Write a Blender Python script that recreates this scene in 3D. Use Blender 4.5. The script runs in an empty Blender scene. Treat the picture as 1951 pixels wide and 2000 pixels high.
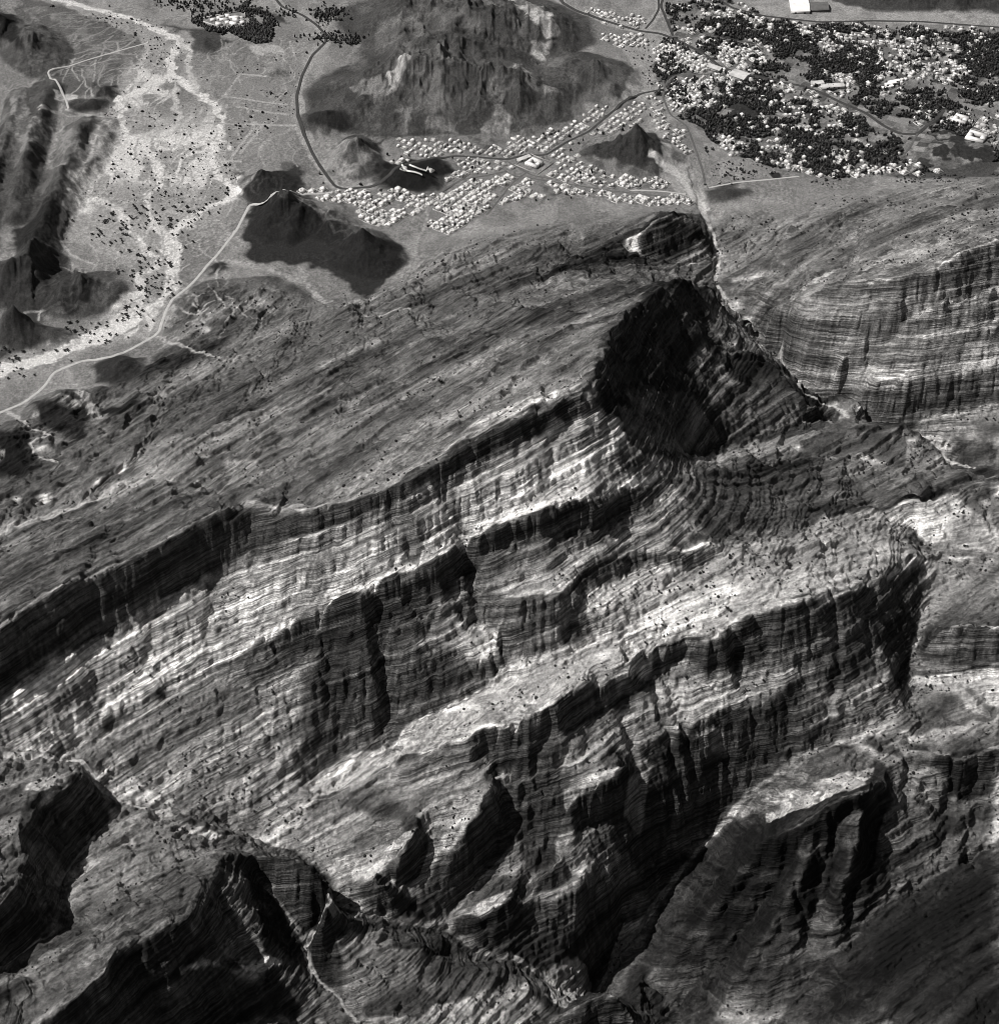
import bpy, math, random, time
import numpy as np
from mathutils import Vector
T0=time.time()
def tick(s): print('[%.1fs] %s'%(time.time()-T0,s),flush=True)
# ------------------------------------------------------------------ camera, sky, sun, exposure
H=2600.0; PITCH=math.radians(42); FP=1000/math.tan(math.radians(14))
scene=bpy.context.scene
COL=scene.collection
cam=bpy.data.cameras.new('camera'); camo=bpy.data.objects.new('camera',cam); COL.objects.link(camo)
camo.location=(0,0,H); camo.rotation_euler=(math.radians(90)-PITCH,0,0)
cam.sensor_fit="VERTICAL"
cam.sensor_height=24; cam.lens=12/math.tan(math.radians(14))
cam.clip_start=10; cam.clip_end=60000
scene.camera=camo
SUN_AZ=math.radians(-86)      # direction the light comes from, clockwise from straight ahead
SUN_EL=math.radians(54)
world=bpy.data.worlds.new('World'); scene.world=world; world.use_nodes=True
wn=world.node_tree; wn.nodes.clear()
sky=wn.nodes.new('ShaderNodeTexSky'); sky.sky_type='NISHITA'; sky.sun_disc=False
sky.sun_elevation=SUN_EL; sky.sun_rotation=SUN_AZ; sky.altitude=800
bw=wn.nodes.new('ShaderNodeRGBToBW'); bg=wn.nodes.new('ShaderNodeBackground'); wo=wn.nodes.new('ShaderNodeOutputWorld')
bg.inputs[1].default_value=0.06
wn.links.new(sky.outputs[0],bw.inputs[0]); wn.links.new(bw.outputs[0],bg.inputs[0]); wn.links.new(bg.outputs[0],wo.inputs[0])
sl=bpy.data.lights.new('sun','SUN'); slo=bpy.data.objects.new('sun',sl); COL.objects.link(slo)
sl.energy=4.9; sl.angle=math.radians(0.5); sl.color=(1,0.985,0.965)
d=Vector((math.sin(SUN_AZ)*math.cos(SUN_EL),math.cos(SUN_AZ)*math.cos(SUN_EL),math.sin(SUN_EL)))
slo.rotation_euler=d.to_track_quat('Z','Y').to_euler(); slo.location=(-3000,2500,4000)
scene.view_settings.view_transform='Standard'; scene.view_settings.look='None'
scene.view_settings.exposure=0.0; scene.view_settings.gamma=1
scene.cycles.filter_width=0.9; scene.cycles.max_bounces=4; scene.cycles.diffuse_bounces=2

# ------------------------------------------------------------------ helpers
def ray(px,py):
    x=(px-975.5)/FP; u=(1000-py)/FP
    return x, math.cos(PITCH)+u*math.sin(PITCH), -math.sin(PITCH)+u*math.cos(PITCH)
def pix(px,py,z=0.0):
    a,b,c=ray(px,py); t=(z-H)/c
    return (a*t,b*t,z)
PERM=np.random.RandomState(7).rand(512,512).astype(np.float32)*2-1
def vnoise(x,y,seed=0):
    x=np.asarray(x,np.float32)+seed*37.13; y=np.asarray(y,np.float32)+seed*91.7
    xi=np.floor(x); yi=np.floor(y); fx=x-xi; fy=y-yi
    xi=xi.astype(np.int32)&511; yi=yi.astype(np.int32)&511; x1=(xi+1)&511; y1=(yi+1)&511
    fx=fx*fx*fx*(fx*(fx*6-15)+10); fy=fy*fy*fy*(fy*(fy*6-15)+10)
    a=PERM[yi,xi]; b=PERM[yi,x1]; c=PERM[y1,xi]; d=PERM[y1,x1]
    return (a+(b-a)*fx)*(1-fy)+(c+(d-c)*fx)*fy
def fbm(x,y,o=4,seed=0,g=0.5):
    r=0;a=1;t=0
    for i in range(o):
        r=r+a*vnoise(x,y,seed+i*3); t+=a; a*=g; x=x*2.03+y*0.13; y=y*2.03-x*0.06
    return r/t
def ridged(x,y,o=3,seed=0):
    r=0;a=1;t=0
    for i in range(o):
        r=r+a*(1-np.abs(vnoise(x,y,seed+i*5))*2); t+=a; a*=0.5; x=x*2.07; y=y*2.07
    return r/t
def sstep(a,b,x):
    t=np.clip((x-a)/(b-a),0,1); return t*t*(3-2*t)

# ------------------------------------------------------------------ terrain skeleton: ridge, cliff and stream lines (picture x, picture y, height in m)
LN={}
def ss(t): t=min(1,max(0,t)); return t*t*(3-2*t)
def lift(px,py): return 175*ss((px-1120)/620)*ss((py-770)/400)
def ab(name,pts): LN[name]=[(float(a),float(b),float(c)+lift(a,b)) for a,b,c in pts]
def off(name,parent,dy,dz):
    LN[name]=[(a,b+dy,c+dz) for a,b,c in LN[parent]]
ab('P',[(-500,960,10),(0,812,5),(100,765,5),(290,690,8),(330,610,8),(400,535,8),(480,520,12),(620,585,15),(760,545,15),(830,470,10),(950,445,10),(1200,412,8),(1300,400,2),(1350,395,0)])
ab('PR',[(1395,385,0),(1560,385,5),(1750,350,8),(1951,335,10),(2400,320,10)])
ab('V',[(-500,1250,50),(0,1042,50),(120,1000,60),(240,942,85),(330,935,130),(470,955,215)])
ab('C1',[(-500,1500,120),(-120,1300,170),(0,1230,190),(22,1212,192),(66,1176,196),(147,1135,206),(191,1117,214),(265,1084,226),(390,1018,258),(441,990,270),(470,985,262),(493,990,258),(559,999,272),(625,992,300),(700,970,330),(754,953,342),(828,909,368),(894,876,388),(953,837,402),(1026,808,408),(1078,790,414),(1122,771,414),(1152,768,412),(1164,750,405),(1158,728,408),(1174,705,398),(1172,684,400),(1190,668,386),(1187,650,388),(1210,636,372),(1222,612,360),(1242,606,348),(1254,584,334),(1274,580,318),(1292,556,300),(1306,553,288),(1325,538,268),(1352,541,240)])
ab('C1b',[(-500,1640,10),(0,1345,92),(37,1326,90),(92,1293,92),(235,1235,96),(331,1172,122),(368,1142,145),(430,1115,155),(478,1100,175),(551,1065,218),(625,1045,256),(747,1005,296),(839,957,330),(894,930,342),(997,880,362),(1078,848,366),(1140,815,382)])
ab('C2',[(130,1488,-30),(200,1432,-5),(330,1352,28),(423,1304,55),(478,1268,85),(544,1231,120),(625,1194,160),(700,1162,185),(784,1118,220),(857,1089,240),(924,1045,265),(1015,1008,290),(1060,998,300),(1162,979,290),(1225,957,262),(1300,935,218),(1360,912,155),(1401,896,102),(1470,890,75),(1537,885,45)])
ab('C3',[(600,1540,-85),(637,1521,-75),(754,1470,-50),(784,1433,-20),(839,1400,5),(912,1365,40),(986,1317,75),(1023,1291,95),(1115,1273,105),(1203,1258,100),(1250,1238,85),(1300,1235,78),(1342,1225,68)])
ab('DB',[(924,1203,140),(1041,1165,205),(1111,1170,190),(1140,1120,200),(1250,1085,170),(1324,1086,140),(1390,1067,112),(1471,1052,60),(1545,1045,22),(1581,1012,5),(1680,990,-20),(1765,993,-32)])
ab('C4',[(600,1570,-70),(666,1547,-58),(736,1510,-40),(762,1488,-28),(931,1437,50),(1034,1407,90),(1089,1376,105),(1170,1339,96),(1232,1306,86),(1262,1280,76),(1287,1266,66),(1342,1248,54),(1386,1259,50),(1423,1237,47),(1441,1214,46),(1478,1200,42),(1508,1178,38),(1556,1167,26),(1662,1148,-22),(1729,1115,-60),(1765,1100,-78),(1806,1075,-100)])
ab('C4m',[(1438,1325,-40),(1520,1300,-62),(1640,1290,-105),(1740,1290,-150)])
ab('G',[(-500,1400,30),(0,1472,10),(48,1477,6),(99,1481,2),(140,1485,0),(169,1499,-10),(191,1532,-35),(224,1558,-55),(250,1571,-62),(287,1578,-66),(331,1580,-70),(415,1595,-88),(471,1621,-100),(515,1657,-112),(574,1668,-116),(625,1712,-124),(643,1742,-127),(651,1786,-135),(610,1826,-142),(596,1856,-150),(610,1896,-160),(632,1929,-170),(662,1951,-176),(700,2000,-185),(780,2120,-200)])
ab('RV',[(1350,330,-2),(1373,413,-5),(1398,467,-8),(1403,505,-10),(1400,547,-12),(1411,581,-15),(1435,612,-18),(1461,644,-20),(1485,678,-22),(1520,694,-24),(1545,732,-25),(1562,758,-26),(1592,781,-28),(1625,793,-30),(1655,814,-30),(1740,845,-30),(1819,867,-30),(1853,905,-35),(1951,920,-32),(2400,980,-30)])
ab('K2',[(1251,470,60),(1257,446,85),(1280,425,95),(1313,413,95),(1360,424,70),(1385,450,40)])
ab('K2b',[(1251,500,35),(1300,512,15),(1352,520,5),(1385,512,0)])
ab('U',[(1380,550,190),(1395,575,150),(1420,615,120),(1448,655,105),(1478,690,95),(1505,715,95),(1540,755,90),(1580,787,75),(1610,797,55)])
ab('FB',[(1178,800,366),(1204,800,352),(1240,750,306),(1290,737,258),(1348,704,192),(1402,690,162),(1440,690,125)])
ab('TB',[(1213,846,332),(1234,875,303),(1268,900,258)])
ab('S1',[(1330,868,172),(1370,850,136),(1419,825,104),(1480,805,86),(1537,791,74),(1600,795,52)])
ab('S1b',[(1340,900,140),(1380,885,96),(1423,863,66),(1486,846,60),(1560,835,30),(1620,825,0)])
ab('R1',[(1440,628,10),(1500,600,62),(1560,575,130),(1613,556,182),(1676,543,222),(1739,535,258),(1802,522,275),(1840,512,285),(1886,488,300),(1951,465,315),(2400,380,340)])
ab('R2',[(1500,622,50),(1560,605,114),(1620,612,152),(1700,605,190),(1770,598,218),(1850,570,250),(1951,545,262),(2400,460,260)])
ab('R3',[(1640,690,100),(1714,654,150),(1775,632,172),(1844,606,200),(1951,590,200),(2400,540,210)])
ab('R3b',[(1650,705,82),(1720,672,128),(1780,650,150),(1860,626,175),(1951,612,172)])
ab('R4',[(1600,770,15),(1676,757,58),(1760,757,85),(1882,737,108),(1951,732,115),(2400,700,130)])
ab('R4b',[(1690,800,10),(1780,810,20),(1880,790,50),(1951,790,55),(2400,760,60)])
ab('N',[(1540,876,32),(1562,860,48),(1596,846,50),(1705,833,48),(1764,825,42),(1781,837,30),(1798,863,8),(1840,892,-20)])
ab('Nb',[(1545,892,36),(1570,898,20),(1697,895,0),(1760,921,-20),(1831,916,-28)])
ab('O',[(1670,965,-40),(1700,978,-35),(1765,977,-12),(1824,964,-2),(1846,955,0),(1891,942,4),(1951,935,8),(2400,890,20)])
ab('Ob',[(1770,1005,-55),(1800,1050,-100),(1817,1071,-118),(1857,1089,-124),(1951,1078,-110),(2400,1040,-100)])
ab('F',[(1830,1100,-132),(1802,1237,-180),(1780,1303,-205),(1784,1400,-226)])
ab('J',[(1815,1240,-150),(1830,1228,-128),(1870,1222,-112),(1951,1225,-105),(2400,1200,-90)])
ab('Jb',[(1800,1335,-208),(1870,1312,-188),(1951,1308,-180),(2400,1290,-170)])
ab('E',[(1181,1915,-335),(1203,1867,-325),(1240,1826,-314),(1268,1790,-303),(1298,1739,-290),(1324,1702,-278),(1353,1672,-266),(1386,1636,-256),(1427,1584,-234),(1471,1540,-216),(1508,1521,-208),(1563,1492,-204),(1600,1463,-204),(1700,1440,-208),(1788,1433,-212),(1951,1400,-205),(2400,1330,-200)])
ab('Hh',[(1467,1654,-188),(1508,1639,-178),(1563,1610,-166),(1618,1573,-160),(1703,1544,-168),(1722,1520,-190)])
ab('I',[(1780,1458,-222),(1824,1474,-208),(1876,1486,-200),(1924,1470,-196),(1951,1459,-194),(2400,1400,-180)])
ab('Ib',[(1740,1530,-232),(1830,1570,-270),(1951,1560,-268),(2400,1500,-260)])
ab('M',[(1480,2060,-355),(1600,1880,-332),(1650,1850,-327),(1700,1790,-322),(1800,1730,-312),(1951,1640,-296),(2400,1500,-290)])
ab('MR',[(1560,2100,-340),(1700,2000,-285),(1951,1900,-240),(2400,1800,-200)])
ab('MR2',[(1500,2400,-330),(1800,2300,-180),(2400,2200,-60)])
ab('W1',[(1450,1700,-216),(1380,1800,-264),(1290,1920,-318)])
ab('W2',[(1530,1700,-236),(1470,1800,-278),(1400,1850,-304),(1300,2000,-354)])
ab('W3',[(1580,1640,-195),(1560,1720,-225),(1500,1830,-270),(1420,1940,-305)])
ab('W4',[(1610,1640,-215),(1600,1740,-275),(1570,1850,-320)])
ab('W5',[(1680,1570,-180),(1670,1660,-215),(1640,1790,-290)])
ab('W6',[(1720,1570,-230),(1700,1700,-285)])
ab('W7',[(1790,1560,-250),(1760,1680,-285)])
ab('Q',[(651,1786,-135),(692,1788,-140),(747,1793,-150),(820,1812,-170),(870,1812,-186),(920,1860,-202),(1000,1870,-218),(1060,1910,-262),(1090,1940,-290),(1150,1965,-335),(1181,1915,-345)])
ab('Q2',[(1015,1437,45),(975,1536,-35),(1015,1643,-100),(931,1716,-145),(870,1805,-186)])
ab('X1',[(690,1730,-105),(747,1712,-75),(769,1679,-55),(806,1643,-42),(818,1605,-38)])
ab('X1b',[(760,1745,-135),(800,1712,-112),(832,1665,-92),(840,1610,-65)])
ab('X2',[(872,1679,-72),(905,1635,-42),(949,1573,-12),(985,1500,15)])
ab('X3',[(1111,1598,-45),(1133,1562,-20),(1203,1514,12),(1230,1480,22)])
ab('X3b',[(1120,1625,-85),(1180,1590,-70),(1230,1560,-55)])
ab('X4',[(1040,1720,-120),(1078,1684,-92),(1107,1661,-82)])
ab('X5',[(880,1790,-165),(950,1778,-138),(990,1764,-124),(1001,1742,-116)])
ab('X6',[(1040,1805,-185),(1070,1775,-156),(1144,1720,-118),(1160,1690,-108)])
ab('X6b',[(1030,1740,-160),(1060,1700,-140)])
ab('X7',[(1155,1800,-222),(1203,1731,-185),(1225,1680,-158),(1240,1640,-140)])
ab('X7b',[(1235,1730,-235),(1212,1790,-285),(1185,1880,-328)])
ab('X8',[(1230,1470,-20),(1330,1440,-45),(1420,1400,-65),(1500,1370,-85)])
ab('X9',[(1245,1580,-100),(1320,1560,-130),(1390,1520,-150)])
ab('B1',[(700,1870,-140),(780,1845,-128),(850,1850,-150),(900,1885,-165),(960,1900,-178)])
ab('B2',[(690,1995,-160),(820,1975,-158),(950,1930,-180),(1040,1930,-205),(1080,1990,-225)])
ab('B3',[(700,2200,-190),(1000,2150,-260)])
ab('CN',[(1060,2005,-232),(1120,1968,-205),(1183,1930,-180),(1215,1960,-205),(1250,2010,-240)])
ab('CNb',[(1080,2120,-340),(1183,2110,-350),(1280,2080,-350)])
ab('Z',[(449,1657,-10),(397,1716,20),(390,1753,30),(371,1790,42),(338,1797,50),(272,1834,55),(239,1838,55),(206,1874,62),(195,1911,62),(140,1944,60),(66,2000,52),(-100,2150,40)])
ab('ZK',[(336,1625,-38),(350,1600,-42),(390,1602,-48),(485,1642,-72)])
ab('ZKb',[(345,1638,-62),(400,1648,-68),(450,1645,-78)])
ab('ZT',[(190,1634,-62),(250,1603,-60),(330,1597,-62)])
ab('Z3',[(449,1657,-10),(490,1662,-38),(515,1668,-36),(581,1668,-22),(622,1706,-26),(638,1755,-36),(637,1800,-60),(612,1840,-100)])
ab('Z4',[(505,1700,-85),(530,1750,-112),(570,1800,-135),(605,1860,-155)])
ab('Z5',[(449,1657,-10),(462,1740,-34),(490,1810,-62),(520,1880,-95)])
ab('Z6',[(345,1885,-20),(420,1882,-70),(470,1880,-98),(550,1888,-130)])
ab('Z7',[(345,1893,-18),(420,1890,-68),(470,1892,-95),(550,1898,-128)])
ab('Z8',[(60,2120,-40),(250,2060,-90),(480,2010,-165),(600,1995,-195),(690,2040,-200)])
ab('ZA',[(158,1483,15),(162,1510,22),(110,1547,45),(77,1558,50),(51,1599,62),(44,1628,62),(55,1687,52),(52,1712,44),(22,1731,72),(-60,1800,95),(-300,1900,110)])
ab('T1',[(245,1590,-66),(210,1615,-68),(184,1634,-68),(140,1690,-58),(112,1728,-48),(125,1770,-46),(150,1812,-40)])
ab('T2',[(150,1812,-40),(22,1880,-22),(-100,1950,0),(-400,2100,20)])
ab('LG',[(-500,1560,50),(-60,1560,40),(0,1540,32),(60,1530,26)])
ab('LG2',[(-500,1750,60),(-100,1700,60),(0,1660,58)])
ab('MM',[(960,1300,105),(900,1250,120),(800,1290,90)])
ab('plain0',[(-900,300,0),(-500,600,5),(200,300,0),(300,100,0),(500,300,0),(350,480,4),(150,650,4)])
ab('plain1',[(1300,330,0),(1400,200,0),(1700,200,0),(2300,200,0),(1500,340,2)])
ab('plain2',[(-900,-100,0),(0,-100,0),(700,-100,0),(1400,-100,0),(2600,-100,0)])
ab('plain3',[(650,440,4),(850,380,2),(1050,380,2),(1250,375,0)])
def near(name,parent,px0,px1,dy,dz):
    LN[name]=[(a,b+dy,c+dz) for a,b,c in LN[parent] if px0<=a<=px1]
near('C2c','C2',520,1240,46,-50); near('C2d','C2',200,560,16,-18); near('C2a','C2',440,1240,-16,2)
near('C4c','C4',930,1480,40,-42); near('C4d','C4',600,800,14,-15); near('C4a','C4',1000,1300,-14,3)
near('DBc','DB',924,1400,24,-26); near('Hc','Hh',1467,1703,36,-38); near('Jc','J',1830,2400,26,-28); near('Ic','I',1824,2400,26,-28); near('R4c','R4',1676,2400,22,-22)
def solve(cell,X0,Y0,nx,ny,Z,iters):
    fix=np.zeros((ny,nx),np.float32); w=np.zeros((ny,nx),np.float32)
    for pts in LN.values():
        P=np.array([pix(*p) for p in pts])
        for a,b in zip(P[:-1],P[1:]):
            n=max(2,int(np.hypot(*(b-a)[:2])/(cell*0.5))+1)
            t=np.linspace(0,1,n)[:,None]; q=a+(b-a)*t
            i=np.round((q[:,0]-X0)/cell).astype(int); j=np.round((q[:,1]-Y0)/cell).astype(int)
            ok=(i>=0)&(i<nx)&(j>=0)&(j<ny)
            np.add.at(fix,(j[ok],i[ok]),q[ok,2]); np.add.at(w,(j[ok],i[ok]),1)
    m=w>0; fv=np.where(m,fix/np.maximum(w,1),0).astype(np.float32)
    Z=np.where(m,fv,Z)
    for _ in range(iters):
        p=np.pad(Z,1,mode='edge')
        Z=np.where(m,fv,0.25*(p[:-2,1:-1]+p[2:,1:-1]+p[1:-1,:-2]+p[1:-1,2:]))
    return Z
def resize(Z,ny,nx):
    yy=np.linspace(0,Z.shape[0]-1,ny); xx=np.linspace(0,Z.shape[1]-1,nx)
    y0=np.minimum(yy.astype(int),Z.shape[0]-2); x0=np.minimum(xx.astype(int),Z.shape[1]-2)
    fy=(yy-y0)[:,None].astype(np.float32); fx=(xx-x0)[None].astype(np.float32)
    A=Z[y0][:,x0];B=Z[y0][:,x0+1];C=Z[y0+1][:,x0];D=Z[y0+1][:,x0+1]
    return (A*(1-fx)+B*fx)*(1-fy)+(C*(1-fx)+D*fx)*fy
XA,XB,YA,YB=-1920.,1920.,1380.,5604.
Z=np.zeros((12,12),np.float32)
for cell,it in ((128,120),(64,120),(32,120),(16,100),(8,80),(4,30)):
    nx=int(round((XB-XA)/cell))+1; ny=int(round((YB-YA)/cell))+1
    Z=resize(Z,ny,nx); Z=solve(cell,XA,YA,nx,ny,Z,it)
CELL=4.0; NY,NX=Z.shape
def blur(A,n=1):
    for _ in range(n):
        p=np.pad(A,((1,1),(0,0)),mode='edge'); A=(p[:-2]+2*p[1:-1]+p[2:])/4
        p=np.pad(A,((0,0),(1,1)),mode='edge'); A=(p[:,:-2]+2*p[:,1:-1]+p[:,2:])/4
    return A
Z=blur(Z,2)
gx=(XA+np.arange(NX)*CELL).astype(np.float32); gy=(YA+np.arange(NY)*CELL).astype(np.float32)
GX,GY=np.meshgrid(gx,gy)
tick('skeleton %s'%(Z.shape,))
# mountain mask: south of the plain edge
pe=np.array([pix(a,b,5) for a,b,c in LN['P']]+[pix(a,b,5) for a,b,c in LN['PR']])
o=np.argsort(pe[:,0]); pe=pe[o]
edgeY=np.interp(gx,pe[:,0],pe[:,1])[None]+25*fbm(GX/150,GY/150,3,11)
MT=sstep(0,160,edgeY-GY)
# hills standing on the plain: (picture x, y of the foot centre, half width, half depth in picture px, height, tilt deg)
HILLS=[(520,362,72,34,45,-8),(560,430,85,55,85,10),(640,440,80,45,55,0),(715,505,80,62,62,30),(700,312,62,44,60,20),(640,240,70,30,35,0),(800,355,85,34,40,0),(850,330,60,20,20,0),
 (760,195,180,85,70,0),(900,190,220,90,95,0),(820,160,110,75,70,0),(1010,200,150,65,60,0),(930,60,250,75,90,0),(800,40,160,60,50,0),(1150,155,115,52,62,0),(1060,75,110,50,45,0),
 (880,115,200,60,70,0),(1235,302,112,44,78,-4),(540,140,32,17,14,0),(178,212,52,20,22,-5),(215,185,35,26,22,0),(400,95,45,30,12,0),(955,285,42,15,16,0),(1190,190,60,25,30,0),
 (70,100,70,55,75,20),(-10,60,60,40,50,0),(40,655,120,34,75,-10),(170,580,100,48,60,-15),(40,560,110,50,70,0),(90,520,60,25,30,0),
 (115,808,85,48,58,20),(35,890,80,58,70,0),(238,728,60,34,36,0),(225,800,70,42,40,0),(430,625,120,72,62,-15),(520,600,90,55,45,-20),(425,530,28,14,12,0),
 (1850,300,110,48,22,0),(1840,-20,190,45,95,0),(1415,380,52,20,14,0),(1255,362,25,10,8,0),(1060,372,40,14,10,0),(1450,220,60,22,8,0),(185,168,20,14,8,0)]
RIDGES=[([(95,175),(75,250),(55,340),(30,430)],34,42),([(165,255),(140,330),(115,400),(85,480),(60,560)],40,58),([(45,190),(20,290),(-20,420)],32,40),([(215,240),(195,300),(170,360)],18,18),([(-40,300),(-60,500)],50,60)]
hb=np.zeros_like(Z); 
wx=GX+16*fbm(GX/70,GY/70,3,21); wy=GY+26*fbm(GX/70,GY/70,3,22)
for px,py,rx,ry,h,tl in HILLS:
    c=pix(px,py,0); e=pix(px+rx,py,0); f=pix(px,py-ry,0)
    ax=abs(e[0]-c[0]); ay=abs(f[1]-c[1]); a=math.radians(tl)
    u=(wx-c[0])*math.cos(a)+(wy-c[1])*math.sin(a); v=-(wx-c[0])*math.sin(a)+(wy-c[1])*math.cos(a)
    r=np.sqrt((u/ax)**2+(v/ay)**2)
    hb=np.maximum(hb,0)+h*np.clip(1-r,0,1)**1.15*(0.78+0.22*np.clip(1-r,0,1))*(hb*0+1)*np.where(hb>0,0.75,1)
def segdist(px,py,pts):
    d=np.full(px.shape,1e9,np.float32); tt=np.zeros(px.shape,np.float32); L=0; n=len(pts)-1
    for k,(a,b) in enumerate(zip(pts[:-1],pts[1:])):
        vx,vy=b[0]-a[0],b[1]-a[1]; t=np.clip(((px-a[0])*vx+(py-a[1])*vy)/(vx*vx+vy*vy+1e-9),0,1)
        q=np.hypot(px-a[0]-t*vx,py-a[1]-t*vy); m=q<d; d=np.where(m,q,d); tt=np.where(m,(k+t)/n,tt)
    return d,tt
for pts,w,h in RIDGES:
    P=[pix(a,b,0) for a,b in pts]; dd,t=segdist(wx,wy,P)
    hb=hb+h*sstep(0,1,np.clip(1-dd/(w*1.5),0,1))*(0.5+0.5*np.sin(np.clip(t,0.05,0.95)*math.pi))
HM=sstep(1.0,6.0,hb)*(1-MT)
hb=hb*(0.78+0.34*ridged(GX/95,GY/130,4,31)+.12*ridged(GX/30,GY/60,2,32))
hb=hb*(1-0.6*MT)
Z=Z+hb
# bedding reference (height above which bed a point lies)
fX=np.cumsum(np.interp(np.arange(XA,XB+1,4.),[-1900,-400,0,400,900,1900],[.52,.50,.42,.30,.18,.1]))*4
def bed(X,Y):
    return np.interp(X,np.arange(XA,XB+1,4.),fX).astype(np.float32)-0.29*Y+1500+22*vnoise(X/620,Y/620,41)+4*vnoise(X/180,Y/260,42)
# mid-scale relief of the mountain
B4=bed(GX,GY); S4=Z-B4
gyd,gxd=np.gradient(Z,CELL); slope=np.hypot(gxd,gyd)
Z=Z+MT*(9*fbm(GX/160,GY/160,3,51)*(0.5+slope)+5*fbm(GX/46,GY/46,3,52))
Z=Z+MT*sstep(0.4,0.05,slope)*11*(ridged((GX+0.9*GY)/120,(GY-0.4*GX)/420,3,53)-0.3)
# gullies cut into steep faces: displace the lookup towards the face
def bil(A,X,Y):
    u=np.clip((X-XA)/CELL,0,NX-1.001); v=np.clip((Y-YA)/CELL,0,NY-1.001)
    i=u.astype(np.int32); j=v.astype(np.int32); fu=(u-i).astype(np.float32); fv=(v-j).astype(np.float32)
    return (A[j,i]*(1-fu)+A[j,i+1]*fu)*(1-fv)+(A[j+1,i]*(1-fu)+A[j+1,i+1]*fu)*fv
def cub(A,X,Y):
    u=np.clip((X-XA)/CELL,1,NX-3.001); v=np.clip((Y-YA)/CELL,1,NY-3.001)
    i=u.astype(np.int32); j=v.astype(np.int32); t=(u-i).astype(np.float32); s=(v-j).astype(np.float32)
    def w(t): return ((-.5*t+1)*t-.5)*t, (1.5*t-2.5)*t*t+1, ((-1.5*t+2)*t+.5)*t, (.5*t-.5)*t*t
    wu=w(t); wv=w(s); r=0
    for b in range(4):
        q=0
        for a in range(4): q=q+wu[a]*A[j+b-1,i+a-1]
        r=r+wv[b]*q
    return r
gw=.5*vnoise(GX/140,GY/140,54); dg=ridged(GX/150+gw,GY/420+gw,3,55); dg2=ridged(GX/60+gw,GY/150+gw,2,56)
Z=Z-MT*sstep(0.6,0.3,slope)*sstep(edgeY-20,edgeY-200,GY)*(9*sstep(.62,.9,dg)+5*sstep(.7,.95,dg2))
gyd,gxd=np.gradient(blur(Z,3),CELL); SLC=np.hypot(gxd,gyd); FAC=gyd.copy(); CLF=sstep(.9,1.5,SLC)
g1=ridged(GX/62,GY/900,3,61); g2=ridged(GX/150+GY/900,GY/700,2,62)
Z=bil(Z,GX+MT*7*vnoise(GX/60,GY/60,63),GY-MT*(CLF*7*g1*sstep(-.2,.5,vnoise(GX/260,GY/200,66))+(2+4*CLF)*g2-3)+MT*6*vnoise(GX/45,GY/45,64))
# terraces along the beds
ST=0.0
def terr(S,p,k,seed):
    w=S/p+0.45*np.interp(S/p,np.arange(-60,60,.5),np.convolve(np.random.RandomState(seed).rand(242)*2-1,[.5,.5],'same')[:240])
    fr=w-np.floor(w)
    sm=sstep(0.5-0.5*(1-k),0.5+0.5*(1-k),fr)
    return (sm-fr)*p
S4=Z-B4
hard=0.5+0.5*vnoise(GX/300,GY/300,71)
Z=Z+MT*terr(S4,38,.45,1)*(0.15+0.35*hard)
tick('relief')
def hit4(px,py):
    px=np.atleast_1d(np.asarray(px,float)); py=np.atleast_1d(np.asarray(py,float))
    a=(px-975.5)/FP; u=(1000-py)/FP; b=math.cos(PITCH)+u*math.sin(PITCH); c=-math.sin(PITCH)+u*math.cos(PITCH)
    t=(600-H)/c; done=np.zeros(px.shape,bool)
    for _ in range(500):
        done|=(H+t*c)<=bil(Z,a*t,b*t)
        if done.all(): break
        t=np.where(done,t,t+6)
    return list(zip(a*t,b*t))
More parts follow.
